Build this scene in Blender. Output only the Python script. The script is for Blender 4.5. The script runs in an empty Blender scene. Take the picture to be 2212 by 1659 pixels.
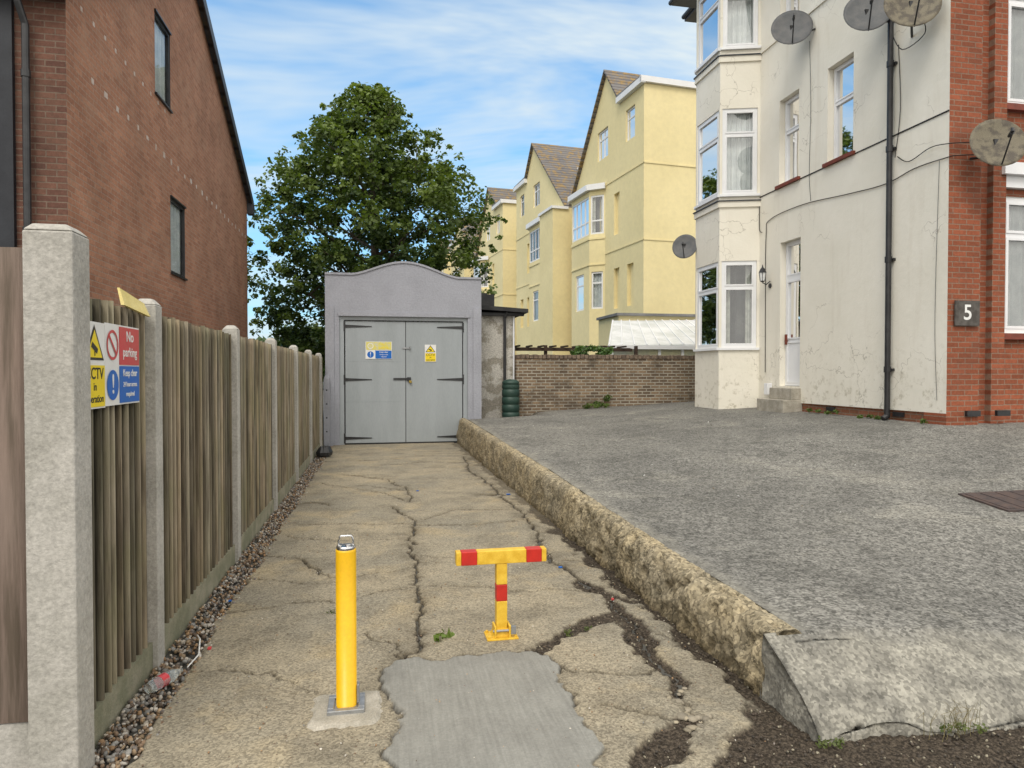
import bpy, math, random
import numpy as np
from mathutils import Vector, Matrix, noise as mnoise
random.seed(7); rng = np.random.default_rng(7)
S = bpy.context.scene
S.view_settings.view_transform = 'Standard'
S.view_settings.look = 'None'
S.view_settings.exposure = 0
COL = S.collection

# ------------------------------------------------------------------ materials
def new_mat(name):
    m = bpy.data.materials.new(name); m.use_nodes = True
    nt = m.node_tree; nt.nodes.clear()
    out = nt.nodes.new('ShaderNodeOutputMaterial')
    p = nt.nodes.new('ShaderNodeBsdfPrincipled')
    nt.links.new(p.outputs[0], out.inputs[0])
    return m, nt, p, out
def N(nt, t, **kw):
    n = nt.nodes.new('ShaderNode' + t)
    for k, v in kw.items(): setattr(n, k, v)
    return n
def L(nt, a, b): nt.links.new(a, b)
def rgba(c): return (c[0], c[1], c[2], 1)
def mixc(nt, fac, a, b, mode='MIX'):
    n = nt.nodes.new('ShaderNodeMix'); n.data_type = 'RGBA'; n.blend_type = mode
    for sock, v in ((n.inputs[0], fac), (n.inputs[6], a), (n.inputs[7], b)):
        if isinstance(v, bpy.types.NodeSocket): nt.links.new(v, sock)
        elif isinstance(v, (int, float)): sock.default_value = v
        else: sock.default_value = rgba(v)
    return n.outputs[2]
def noise(nt, vec, scale, detail=4, rough=.55, dist=0):
    n = N(nt, 'TexNoise'); n.inputs['Scale'].default_value = scale
    n.inputs['Detail'].default_value = min(detail, 5); n.inputs['Roughness'].default_value = rough
    n.inputs['Distortion'].default_value = dist
    if vec is not None: L(nt, vec, n.inputs['Vector'])
    return n.outputs[0]
def ramp(nt, v, a, b, ca=(0, 0, 0), cb=(1, 1, 1)):
    r = N(nt, 'ValToRGB'); r.color_ramp.elements[0].position = a; r.color_ramp.elements[1].position = b
    r.color_ramp.elements[0].color = rgba(ca); r.color_ramp.elements[1].color = rgba(cb)
    L(nt, v, r.inputs[0]); return r.outputs[0]
def math_(nt, op, a, b=0.0):
    n = N(nt, 'Math', operation=op)
    for i, v in enumerate((a, b)):
        if isinstance(v, (int, float)): n.inputs[i].default_value = v
        else: L(nt, v, n.inputs[i])
    return n.outputs[0]
def coords(nt, scale=None):
    tc = N(nt, 'TexCoord'); o = tc.outputs['Object']
    if scale:
        mp = N(nt, 'Mapping'); mp.inputs['Scale'].default_value = scale
        L(nt, o, mp.inputs['Vector']); o = mp.outputs[0]
    return o
def bump(nt, p, h, strength, dist=.01):
    b = N(nt, 'Bump'); b.inputs['Strength'].default_value = strength; b.inputs['Distance'].default_value = dist
    L(nt, h, b.inputs['Height']); L(nt, b.outputs[0], p.inputs['Normal'])
def M(name, c1, c2=None, scale=3, rough=.85, bs=0, bscale=60, metal=0, spec=.3, lo=.38, hi=.62, sc=None, fine=.15, bdist=.01):
    m, nt, p, out = new_mat(name)
    co = coords(nt, sc)
    c2 = c2 or tuple(x * .85 for x in c1)
    f = ramp(nt, noise(nt, co, scale, 4), lo, hi)
    c = mixc(nt, f, c1, c2)
    if fine:
        f2 = ramp(nt, noise(nt, co, scale * 14, 2, .7), .3, .7, (1 - fine,) * 3, (1 + fine * .3,) * 3)
        c = mixc(nt, 1.0, c, f2, 'MULTIPLY')
    L(nt, c, p.inputs['Base Color'])
    p.inputs['Roughness'].default_value = rough; p.inputs['Metallic'].default_value = metal
    p.inputs['Specular IOR Level'].default_value = spec
    if bs: bump(nt, p, noise(nt, co, bscale, 3, .65), bs, bdist)
    return m
def brick(name, axis, c1, c2, mortar, bw=.225, bh=.075, ms=.008, stain=None, stain_amt=.5, bias=0.0):
    m, nt, p, out = new_mat(name)
    o = coords(nt)
    sp = N(nt, 'SeparateXYZ'); L(nt, o, sp.inputs[0])
    cb = N(nt, 'CombineXYZ'); L(nt, sp.outputs[axis], cb.inputs[0]); L(nt, sp.outputs[2], cb.inputs[1])
    b = N(nt, 'TexBrick'); L(nt, cb.outputs[0], b.inputs['Vector'])
    b.inputs['Scale'].default_value = 1; b.inputs['Brick Width'].default_value = bw
    b.inputs['Row Height'].default_value = bh; b.inputs['Mortar Size'].default_value = ms
    b.inputs['Mortar Smooth'].default_value = .2; b.inputs['Bias'].default_value = bias
    b.inputs['Color1'].default_value = rgba(c1); b.inputs['Color2'].default_value = rgba(c2)
    b.inputs['Mortar'].default_value = rgba(mortar)
    f = ramp(nt, noise(nt, o, 1.2, 5, .6), .3, .7, (.78,) * 3, (1.12,) * 3)
    c = mixc(nt, 1.0, b.outputs[0], f, 'MULTIPLY')
    f3 = ramp(nt, noise(nt, o, 25, 2, .7), .3, .7, (.8,) * 3, (1.1,) * 3)
    c = mixc(nt, 1.0, c, f3, 'MULTIPLY')
    if stain:
        f2 = ramp(nt, noise(nt, o, 2.1, 5, .65), .5, .72)
        f2 = math_(nt, 'MULTIPLY', f2, stain_amt)
        c = mixc(nt, f2, c, stain)
    L(nt, c, p.inputs['Base Color']); p.inputs['Roughness'].default_value = .9
    p.inputs['Specular IOR Level'].default_value = .2
    h = math_(nt, 'SUBTRACT', 1.0, b.outputs[1])
    h = math_(nt, 'ADD', h, math_(nt, 'MULTIPLY', noise(nt, o, 60, 2), .5))
    bump(nt, p, h, .6, .006)
    return m

# ------------------------------------------------------------------ mesh helpers
class B:
    def __init__(s): s.v = []; s.f = []; s.m = []
    def poly(s, pts, m=0):
        n = len(s.v); s.v += [tuple(p) for p in pts]; s.f.append(tuple(range(n, n + len(pts)))); s.m.append(m)
    def hexa(s, c, m=0):
        n = len(s.v); s.v += [tuple(p) for p in c]
        for f in ((0, 3, 2, 1), (4, 5, 6, 7), (0, 1, 5, 4), (1, 2, 6, 5), (2, 3, 7, 6), (3, 0, 4, 7)):
            s.f.append(tuple(n + i for i in f)); s.m.append(m)
    def box(s, x0, x1, y0, y1, z0, z1, m=0):
        s.hexa([(x0, y0, z0), (x1, y0, z0), (x1, y1, z0), (x0, y1, z0), (x0, y0, z1), (x1, y0, z1), (x1, y1, z1), (x0, y1, z1)], m)
    def obox(s, O, U, Nn, u0, u1, n0, n1, z0, z1, m=0):
        def P(u, n, z): q = O + U * u + Nn * n; return (q.x, q.y, z)
        s.hexa([P(u0, n0, z0), P(u1, n0, z0), P(u1, n1, z0), P(u0, n1, z0), P(u0, n0, z1), P(u1, n0, z1), P(u1, n1, z1), P(u0, n1, z1)], m)
    def tube(s, pts, rs, n=10, m=0, cap=True):
        pts = [Vector(p) for p in pts]
        if isinstance(rs, (int, float)): rs = [rs] * len(pts)
        base = len(s.v)
        for i, p in enumerate(pts):
            a = pts[max(0, i - 1)]; b = pts[min(len(pts) - 1, i + 1)]
            d = (b - a).normalized()
            up = Vector((0, 0, 1)) if abs(d.z) < .95 else Vector((1, 0, 0))
            x = d.cross(up).normalized(); y = d.cross(x)
            for k in range(n):
                t = 2 * math.pi * k / n
                q = p + (x * math.cos(t) + y * math.sin(t)) * rs[i]; s.v.append(tuple(q))
        for i in range(len(pts) - 1):
            for k in range(n):
                k2 = (k + 1) % n
                s.f.append((base + i * n + k, base + i * n + k2, base + (i + 1) * n + k2, base + (i + 1) * n + k)); s.m.append(m)
        if cap:
            s.f.append(tuple(base + k for k in range(n))); s.m.append(m)
            e = base + (len(pts) - 1) * n
            s.f.append(tuple(e + k for k in range(n))); s.m.append(m)
    def lathe(s, cx, cy, prof, n=24, m=0):
        base = len(s.v)
        for r, z in prof:
            for k in range(n):
                t = 2 * math.pi * k / n; s.v.append((cx + r * math.cos(t), cy + r * math.sin(t), z))
        for i in range(len(prof) - 1):
            for k in range(n):
                k2 = (k + 1) % n
                s.f.append((base + i * n + k, base + i * n + k2, base + (i + 1) * n + k2, base + (i + 1) * n + k)); s.m.append(m)
        s.f.append(tuple(base + k for k in range(n))); s.m.append(m)
        e = base + (len(prof) - 1) * n
        s.f.append(tuple(e + k for k in range(n))); s.m.append(m)
def empty(name, loc=(0, 0, 0), rot=(0, 0, 0)):
    e = bpy.data.objects.new(name, None); COL.objects.link(e); e.location = loc; e.rotation_euler = rot
    e.empty_display_size = .2
    return e
def adopt(o, par, local=False):
    if par is None: return
    o.parent = par
    if not local: o.matrix_parent_inverse = Matrix.Translation(-Vector(par.location))
def obj(name, b, mats, par=None, bevel=0, smooth=False, local=False):
    me = bpy.data.meshes.new(name); me.from_pydata(b.v, [], b.f)
    for m in mats: me.materials.append(m)
    me.polygons.foreach_set('material_index', b.m)
    if smooth: me.polygons.foreach_set('use_smooth', [True] * len(b.f))
    me.update()
    o = bpy.data.objects.new(name, me); COL.objects.link(o)
    if bevel:
        md = o.modifiers.new('bevel', 'BEVEL'); md.width = bevel; md.segments = 2; md.limit_method = 'ANGLE'
    adopt(o, par, local)
    return o
def mesh_np(name, V, F, mats, par=None, colors=None, cname='col', smooth=False):
    me = bpy.data.meshes.new(name); k = F.shape[1]
    me.vertices.add(len(V)); me.vertices.foreach_set('co', V.astype(np.float32).ravel())
    me.loops.add(F.size); me.loops.foreach_set('vertex_index', F.astype(np.int32).ravel())
    me.polygons.add(len(F)); me.polygons.foreach_set('loop_start', np.arange(0, F.size, k, dtype=np.int32))
    me.polygons.foreach_set('loop_total', np.full(len(F), k, dtype=np.int32))
    if smooth: me.polygons.foreach_set('use_smooth', np.ones(len(F), dtype=bool))
    me.update(calc_edges=True)
    if colors is not None:
        a = me.color_attributes.new(cname, 'FLOAT_COLOR', 'POINT')
        c = np.ones((len(V), 4), dtype=np.float32); c[:, :colors.shape[1]] = colors
        a.data.foreach_set('color', c.ravel())
    for m in mats: me.materials.append(m)
    o = bpy.data.objects.new(name, me); COL.objects.link(o); adopt(o, par); return o
def wall(b, O, U, Nn, tops, zb, holes, depth, m, mr):
    us = sorted(set([t[0] for t in tops] + [h[0] for h in holes] + [h[1] for h in holes]))
    def top(u):
        for (a, za), (c, zc) in zip(tops, tops[1:]):
            if a - 1e-6 <= u <= c + 1e-6: return za + (zc - za) * (u - a) / (c - a)
    def P(u, z, n=0.0): q = O + U * u + Nn * n; return (q.x, q.y, z)
    for u0, u1 in zip(us, us[1:]):
        um = (u0 + u1) / 2; cur = zb
        for h in sorted([h for h in holes if h[0] < um < h[1]], key=lambda h: h[2]):
            if h[2] > cur: b.poly([P(u0, cur), P(u1, cur), P(u1, h[2]), P(u0, h[2])], m)
            cur = h[3]
        b.poly([P(u0, cur), P(u1, cur), P(u1, top(u1)), P(u0, top(u0))], m)
    for u0, u1, z0, z1 in [h[:4] for h in holes]:
        for q in (((u0, z0), (u1, z0)), ((u1, z0), (u1, z1)), ((u1, z1), (u0, z1)), ((u0, z1), (u0, z0))):
            (a, za), (c, zc) = q
            b.poly([P(a, za), P(c, zc), P(c, zc, -depth), P(a, za, -depth)], mr)
def win(bf, bg, bc, O, U, Nn, u0, u1, z0, z1, n, fr=.06, vb=(), hb=(), curt='net', sash=True, cd_=.13):
    t = .05
    bf.obox(O, U, Nn, u0, u1, n - t, n, z0, z0 + fr); bf.obox(O, U, Nn, u0, u1, n - t, n, z1 - fr, z1)
    bf.obox(O, U, Nn, u0, u0 + fr, n - t, n - .001, z0 + fr, z1 - fr); bf.obox(O, U, Nn, u1 - fr, u1, n - t, n - .001, z0 + fr, z1 - fr)
    W = u1 - u0; H = z1 - z0
    for v in vb: bf.obox(O, U, Nn, u0 + W * v - fr * .45, u0 + W * v + fr * .45, n - t, n - .003, z0 + fr, z1 - fr)
    for h in hb: bf.obox(O, U, Nn, u0 + fr, u1 - fr, n - t, n - .006, z0 + H * h - fr * .45, z0 + H * h + fr * .45)
    if sash:
        es = [0] + list(vb) + [1]
        for a, c in zip(es, es[1:]):
            ua = u0 + W * a + fr * .5; uc = u0 + W * c - fr * .5
            zz = [z0 + fr * .5] + [z0 + H * h for h in hb] + [z1 - fr * .5]
            for za, zc in zip(zz, zz[1:]):
                g = fr * .9
                bf.obox(O, U, Nn, ua + fr * .4, ua + g, n - .04, n + .008, za + g, zc - g); bf.obox(O, U, Nn, uc - g, uc - fr * .4, n - .04, n + .008, za + g, zc - g)
                bf.obox(O, U, Nn, ua + fr * .4, uc - fr * .4, n - .04, n + .007, za + fr * .4, za + g); bf.obox(O, U, Nn, ua + fr * .4, uc - fr * .4, n - .04, n + .007, zc - g, zc - fr * .4)
    def P(u, z, k): q = O + U * u + Nn * k; return (q.x, q.y, z)
    bg.poly([P(u0 + .01, z0 + .01, n - .03), P(u1 - .01, z0 + .01, n - .03), P(u1 - .01, z1 - .01, n - .03), P(u0 + .01, z1 - .01, n - .03)])
    m = {'net': 0, 'dark': 1, 'drape': 2}[curt]
    k0 = n - cd_
    if curt == 'dark': bc.poly([P(u0, z0, n - .35), P(u1, z0, n - .35), P(u1, z1, n - .35), P(u0, z1, n - .35)], 1); return
    bc.poly([P(u0, z0, n - .4), P(u1, z0, n - .4), P(u1, z1, n - .4), P(u0, z1, n - .4)], 1)
    def folds(a, c):
        ns = max(6, int((c - a) / .02))
        for i in range(ns):
            ua = a + (c - a) * i / ns; ub = a + (c - a) * (i + 1) / ns
            ka = k0 + .02 * math.sin(ua * 95 + math.sin(ua * 31) * 2); kb = k0 + .02 * math.sin(ub * 95 + math.sin(ub * 31) * 2)
            bc.poly([P(ua, z0, ka), P(ub, z0, kb), P(ub, z1, kb), P(ua, z1, ka)], m)
    if curt == 'net': folds(u0, u1)
    else: folds(u0, u0 + W * .28); folds(u1 - W * .28, u1)

TAB = rng.random((256, 256))
def vn(x, y):
    xi = np.floor(x).astype(int); yi = np.floor(y).astype(int); fx = x - xi; fy = y - yi
    fx = fx * fx * (3 - 2 * fx); fy = fy * fy * (3 - 2 * fy)
    g = lambda a, b: TAB[a & 255, b & 255]
    return (g(xi, yi) * (1 - fx) + g(xi + 1, yi) * fx) * (1 - fy) + (g(xi, yi + 1) * (1 - fx) + g(xi + 1, yi + 1) * fx) * fy
def fbm(x, y, s, o=4, seed=0):
    r = 0; a = .5; t = 0
    for i in range(o):
        r = r + a * vn(x * s + seed * 17.3 + i * 5.1, y * s + seed * 9.7 + i * 3.3); t += a; a *= .5; s *= 2.03
    return r / t

# ------------------------------------------------------------------ material set
def white_render():
    m, nt, p, out = new_mat('cream_painted_render')
    o = coords(nt)
    c = mixc(nt, ramp(nt, noise(nt, o, .9, 5, .6), .35, .65), (.82, .785, .69), (.76, .725, .625))
    sp = N(nt, 'SeparateXYZ'); L(nt, o, sp.inputs[0])
    low = N(nt, 'MapRange'); L(nt, sp.outputs[2], low.inputs[0]); low.inputs[1].default_value = .9; low.inputs[2].default_value = 2.3
    low.inputs[3].default_value = 1; low.inputs[4].default_value = 0
    g = ramp(nt, noise(nt, o, 7, 5, .75), .54, .66)
    f = math_(nt, 'MULTIPLY', g, low.outputs[0]); f = math_(nt, 'MULTIPLY', f, .65)
    c = mixc(nt, f, c, (.34, .30, .20))
    st = N(nt, 'Mapping'); st.inputs['Scale'].default_value = (3, 3, .35); L(nt, o, st.inputs[0])
    f = math_(nt, 'MULTIPLY', ramp(nt, noise(nt, st.outputs[0], 1.6, 4, .6), .56, .75), .2)
    c = mixc(nt, f, c, (.52, .46, .36))
    v = N(nt, 'TexVoronoi', feature='DISTANCE_TO_EDGE'); v.inputs['Scale'].default_value = 1.1
    w = N(nt, 'VectorMath', operation='ADD'); nz = N(nt, 'TexNoise'); nz.inputs['Scale'].default_value = 2.2; nz.inputs['Detail'].default_value = 4
    L(nt, o, nz.inputs[0]); L(nt, o, w.inputs[0]); L(nt, nz.outputs[1], w.inputs[1]); L(nt, w.outputs[0], v.inputs['Vector'])
    cr = ramp(nt, v.outputs['Distance'], .0, .009, (1, 1, 1), (0, 0, 0))
    cr = math_(nt, 'MULTIPLY', cr, ramp(nt, noise(nt, o, .7, 2), .50, .58)); cr = math_(nt, 'MULTIPLY', cr, .6)
    c = mixc(nt, cr, c, (.22, .19, .14))
    L(nt, c, p.inputs['Base Color']); p.inputs['Roughness'].default_value = .85; p.inputs['Specular IOR Level'].default_value = .2
    bump(nt, p, noise(nt, o, 9, 5, .65), .3, .02)
    return m
m_cream = white_render()
m_upvc = M('white_upvc', (.80, .81, .82), (.76, .77, .79), 4, .35, spec=.4, fine=.03)
m_yellow_wall = M('yellow_render', (.80, .69, .39), (.74, .635, .35), .35, .85, .15, 20, fine=.06)
m_yellow_win = M('window_white_far', (.78, .78, .78), (.74, .74, .74), 3, .5, fine=.05)
m_flat_roof = M('grey_flat_roof', (.22, .22, .22), (.16, .16, .16), 2, .8)
m_black = M('black_paint', (.015, .015, .017), (.03, .03, .032), 8, .4, spec=.5)
m_black_clad = M('dark_cladding', (.022, .024, .03), (.03, .033, .04), 3, .5)
m_gutter = M('dark_grey_fascia', (.05, .055, .065), (.07, .075, .085), 3, .5)
m_concrete_post = M('concrete_post_light', (.48, .46, .42), (.39, .375, .335), 4, .9, .45, 45, fine=.25, bdist=.01)
m_grey_paint = M('grey_masonry_paint', (.36, .37, .415), (.325, .335, .375), 1.6, .75, .6, 30, fine=.1, bdist=.014)
m_door_grey = M('grey_door_paint', (.34, .37, .39), (.31, .34, .355), 1.2, .5, .12, 25, fine=.06, sc=(3, 1, .6))
m_pebble = M('pebbledash', (.62, .59, .53), (.38, .35, .29), 3.5, .95, .9, 45, fine=.5, bdist=.02, lo=.50, hi=.58)
m_roof_felt = M('roof_felt', (.03, .03, .032), (.05, .05, .05), 4, .8, .3, 40)
m_steel = M('galvanised_steel', (.42, .43, .44), (.33, .34, .35), 25, .45, metal=.7, fine=.2)
m_chrome = M('polished_steel', (.7, .7, .7), (.6, .6, .6), 10, .22, metal=1, fine=.1)
m_bollard = M('yellow_paint', (.82, .48, .008), (.76, .43, .008), 4, .38, spec=.45, fine=.08)
m_yel2 = M('yellow_paint_worn', (.82, .54, .06), (.70, .42, .03), 18, .45, spec=.4, fine=.18)
m_red = M('red_reflective_tape', (.56, .025, .015), (.46, .02, .012), 15, .4, spec=.5, fine=.1)
m_pad = M('pad_concrete', (.46, .425, .36), (.34, .315, .26), 9, .95, .5, 90, fine=.25)
m_green_butt = M('dark_green_plastic', (.02, .05, .04), (.03, .065, .05), 6, .5, spec=.4)
m_dish = M('dish_grey', (.10, .105, .11), (.14, .14, .14), 6, .6, fine=.15)
m_dish2 = M('dish_brown', (.19, .165, .115), (.10, .085, .065), 9, .6, fine=.4, lo=.45, hi=.6)
m_sign_white = M('sign_white', (.78, .78, .76), (.72, .72, .7), 6, .35, fine=.03)
m_sign_blue = M('sign_blue', (.01, .12, .50), (.012, .13, .46), 6, .35, fine=.05)
m_sign_red = M('sign_red', (.58, .06, .07), (.52, .07, .07), 6, .35, fine=.05)
m_sign_yel = M('sign_yellow', (.85, .66, .02), (.80, .60, .02), 6, .35, fine=.05)
m_sign_fade = M('sign_faded_yellow', (.74, .66, .16), (.64, .62, .40), 14, .5, fine=.2, lo=.45, hi=.6)
m_sign_black = M('sign_black', (.02, .02, .02), (.03, .03, .03), 6, .4)
m_terracotta = M('red_sill', (.22, .055, .035), (.16, .045, .03), 9, .6)
m_dark_wood = M('dark_stained_wood', (.045, .028, .02), (.07, .045, .03), 5, .8, .3, 30, sc=(1, 1, 6))
m_net = M('net_curtain', (.78, .79, .78), (.64, .66, .66), 5, .9, fine=.1)
m_inside = M('room_dark', (.10, .105, .11), (.20, .20, .19), 1.5, .9)
m_drape = M('curtain_fabric', (.66, .66, .60), (.5, .5, .46), 8, .9)
m_slate5 = M('number_plaque_slate', (.12, .11, .10), (.07, .062, .055), 12, .8, .3, 40)
m_cable = M('black_cable', (.012, .012, .012), None, 8, .6)
m_polyc = M('white_polycarbonate', (.70, .71, .72), (.54, .56, .55), 1.5, .4, fine=.1)
m_bark = M('bark', (.10, .08, .06), (.05, .04, .03), 6, .95, .8, 20)
m_paper = M('yellow_paper', (.74, .62, .26), (.68, .55, .20), 10, .7)
def tiles(name, c1, c2, moss):
    m, nt, p, out = new_mat(name); o = coords(nt)
    f = ramp(nt, noise(nt, o, 1.5, 4, .6), .4, .65); c = mixc(nt, f, c1, c2)
    f = ramp(nt, noise(nt, o, 3, 5, .7), .49, .60); c = mixc(nt, f, c, moss)
    w = N(nt, 'TexWave', bands_direction='Z'); w.inputs['Scale'].default_value = 1.6; L(nt, o, w.inputs[0])
    c = mixc(nt, 1.0, c, ramp(nt, w.outputs[1], .0, .25, (.45,) * 3, (1,) * 3), 'MULTIPLY')
    L(nt, c, p.inputs['Base Color']); p.inputs['Roughness'].default_value = .9
    bump(nt, p, w.outputs[1], .5, .03); return m
m_tiles = tiles('mossy_roof_tiles', (.165, .155, .15), (.115, .11, .115), (.27, .18, .07))
m_slates = tiles('grey_roof_slates', (.12, .125, .14), (.09, .095, .10), (.14, .13, .09))
def glass_mat(name, add, blend=.35):
    m = bpy.data.materials.new(name); m.use_nodes = True; nt = m.node_tree; nt.nodes.clear()
    out = N(nt, 'OutputMaterial'); mx = N(nt, 'MixShader'); g = N(nt, 'BsdfGlossy'); t = N(nt, 'BsdfTransparent')
    g.inputs['Roughness'].default_value = .02; t.inputs[0].default_value = (.90, .93, .93, 1)
    lw = N(nt, 'LayerWeight'); lw.inputs[0].default_value = blend
    o = coords(nt); bp = N(nt, 'Bump'); bp.inputs['Strength'].default_value = .04; bp.inputs['Distance'].default_value = .05
    L(nt, noise(nt, o, 1.3, 1), bp.inputs['Height']); L(nt, bp.outputs[0], g.inputs['Normal'])
    f = math_(nt, 'ADD', lw.outputs[0], add)
    L(nt, f, mx.inputs[0]); L(nt, t.outputs[0], mx.inputs[1]); L(nt, g.outputs[0], mx.inputs[2]); L(nt, mx.outputs[0], out.inputs[0])
    return m
m_glass = glass_mat('window_glass', .12, .3); m_glass2 = glass_mat('dull_glass', .1, .12)
CURT = [m_net, m_inside, m_drape]
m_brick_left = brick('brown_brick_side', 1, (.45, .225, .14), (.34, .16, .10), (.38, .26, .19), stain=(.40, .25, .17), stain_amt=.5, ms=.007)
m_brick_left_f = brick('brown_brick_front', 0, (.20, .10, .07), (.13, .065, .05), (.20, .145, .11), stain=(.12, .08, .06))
m_brick_red = brick('red_brick_front', 0, (.34, .105, .055), (.235, .075, .04), (.27, .18, .13), stain=(.17, .075, .05))
m_brick_red_s = brick('red_brick_side', 1, (.30, .12, .07), (.22, .09, .05), (.24, .18, .13), stain=(.15, .1, .06))
m_brick_old = brick('old_stock_brick', 0, (.27, .19, .12), (.12, .085, .06), (.34, .31, .25), ms=.014, stain=(.065, .052, .04), stain_amt=.8)

# ------------------------------------------------------------------ world, sun, camera
w = bpy.data.worlds.new('World'); S.world = w; w.use_nodes = True
nt = w.node_tree; nt.nodes.clear()
wo = N(nt, 'OutputWorld'); bg = N(nt, 'Background'); L(nt, bg.outputs[0], wo.inputs[0])
SUN_EL = math.radians(52); SUN_ROT = math.radians(203)
sky = N(nt, 'TexSky', sky_type='NISHITA'); sky.sun_disc = False; sky.sun_elevation = SUN_EL; sky.sun_rotation = SUN_ROT
sky.air_density = 1.0; sky.dust_density = .4; sky.ozone_density = 2.0
tc = N(nt, 'TexCoord'); d = tc.outputs['Generated']
sp = N(nt, 'SeparateXYZ'); L(nt, d, sp.inputs[0])
zz = math_(nt, 'ADD', math_(nt, 'MAXIMUM', sp.outputs[2], 0.0), .25)
cx = math_(nt, 'DIVIDE', sp.outputs[0], zz); cy = math_(nt, 'DIVIDE', sp.outputs[1], zz)
cc = N(nt, 'CombineXYZ'); L(nt, cx, cc.inputs[0]); L(nt, cy, cc.inputs[1])
mp = N(nt, 'Mapping'); mp.inputs['Scale'].default_value = (.75, 1.7, 1); mp.inputs['Rotation'].default_value = (0, 0, .45); mp.inputs['Location'].default_value = (3.1, 1.7, 0)
L(nt, cc.outputs[0], mp.inputs[0])
n1 = noise(nt, mp.outputs[0], 1.25, 5, .62, .7)
fill_bias = math_(nt, 'MULTIPLY', math_(nt, 'SUBTRACT', .30, sp.outputs[1]), .34)
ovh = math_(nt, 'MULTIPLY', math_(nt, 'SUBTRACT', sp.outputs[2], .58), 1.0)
fill_bias = math_(nt, 'MAXIMUM', math_(nt, 'MAXIMUM', fill_bias, ovh), 0.0)
n1 = math_(nt, 'ADD', n1, fill_bias)  # extra cloud cover added outside the view to raise ambient light
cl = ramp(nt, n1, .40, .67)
tint = mixc(nt, 1.0, sky.outputs[0], (.72, 1.42, 1.64), 'MULTIPLY')
hz = N(nt, 'MapRange'); L(nt, sp.outputs[2], hz.inputs[0]); hz.inputs[1].default_value = -.02; hz.inputs[2].default_value = .44
hz.inputs[3].default_value = .85; hz.inputs[4].default_value = 0
c = mixc(nt, hz.outputs[0], tint, (3.4, 4.7, 5.8))
bk = N(nt, 'MapRange'); L(nt, fill_bias, bk.inputs[0]); bk.inputs[1].default_value = .0; bk.inputs[2].default_value = .22
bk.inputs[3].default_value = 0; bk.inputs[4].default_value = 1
cloud_fill_c = mixc(nt, bk.outputs[0], (5.0, 5.7, 6.1), (11.0, 10.6, 9.9))  # brighter cloud added overhead and behind, out of view, as neutral fill light
c = mixc(nt, cl, c, cloud_fill_c)
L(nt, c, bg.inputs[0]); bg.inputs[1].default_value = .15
sd = bpy.data.lights.new('sun', 'SUN'); sd.energy = 1.6; sd.angle = math.radians(22); sd.color = (1, .95, .87)
so = bpy.data.objects.new('sun', sd); COL.objects.link(so)
sv = Vector((math.sin(SUN_ROT) * math.cos(SUN_EL), math.cos(SUN_ROT) * math.cos(SUN_EL), math.sin(SUN_EL)))
so.rotation_euler = sv.to_track_quat('Z', 'Y').to_euler(); so.location = (-10, -10, 20)
cd = bpy.data.cameras.new('camera'); cam = bpy.data.objects.new('camera', cd); COL.objects.link(cam); S.camera = cam
cd.sensor_width = 36; cd.lens = 23.92; cd.clip_end = 2000; cd.clip_start = .05
cam.location = (0, 0, 1.6); cam.rotation_euler = (math.radians(90 - .98), 0, math.radians(-11))

b = B(); b.poly([(-900, -900, -.03), (900, -900, -.03), (900, 900, -.03), (-900, 900, -.03)])
obj('ground', b, [M('asphalt_ground', (.07, .068, .062), (.10, .095, .08), .4, .95, .5, 60)])

# ------------------------------------------------------------------ lane (cracked concrete)
cracks = [
 ([(-.57,10.96),(.067,10.36),(.398,9.29),(.334,8.47)], .012),
 ([(.08,8.22),(.366,7.40),(.286,6.68),(.277,6.0),(.292,5.2),(.285,4.68),(.215,4.35),(.224,3.98),(.15,3.80),(.03,3.64)], .016),
 ([(1.56,12.9),(1.45,11.1),(1.56,8.88),(1.59,7.52),(1.566,6.62),(1.42,6.01),(1.47,5.41),(1.53,4.90)], .020),
 ([(1.56,8.9),(1.45,8.75),(1.35,8.8)], .035),
 ([(1.59,4.52),(1.55,3.93),(1.507,3.42),(1.49,3.10),(1.45,2.89)], .012),
 ([(-1.07,6.26),(-.658,6.03),(-.47,5.59)], .010), ([(-1.1,8.6),(-.8,8.7),(-.55,8.35)], .014),
 ([(-1.036,4.72),(-.628,4.9),(-.286,4.89),(.29,5.14)], .007), ([(.29,5.14),(.866,4.92),(1.45,4.75)], .006),
 ([(-.855,7.4),(-.29,7.41),(.3,7.2),(.9,7.07),(1.42,7.19)], .008), ([(-.11,4.26),(.079,4.04),(.15,3.82)], .006),
 ([(.963,3.58),(1.0,3.45),(1.217,3.41),(1.5,3.4)], .007), ([(1.03,3.08),(1.26,2.97),(1.44,2.87)], .008),
 ([(-.3,9.9),(.1,9.5),(.398,9.29)], .007), ([(.37,7.4),(.9,7.9),(1.5,7.8)], .008), ([(-.66,6.03),(-.4,5.5),(-.2,5.4)], .005),
 ([(-1.0,3.9),(-.6,3.8),(-.3,3.5)], .003), ([(.28,6.0),(.7,5.8),(1.42,6.01)], .005), ([(-.9,10.2),(0,9.2),(.33,8.5)], .006),
 ([(1.566,6.62),(1.75,6.5)], .008), ([(1.55,3.93),(1.75,3.8)], .006), ([(.0,11.9),(.8,12.2),(1.5,12.0)], .010), ([(-1,12.6),(0,12.7),(.7,13.1),(1.5,12.9)], .010),
 ([(-1,5.6),(-.5,5.3),(.28,5.6)], .004), ([(-1,7.0),(-.4,6.6),(.28,6.6)], .004), ([(1.55,5.6),(1.8,5.5)], .008), ([(1.57,8.1),(1.8,8.0)], .01), ([(1.5,10),(1.8,10.1)], .01),
]
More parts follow.
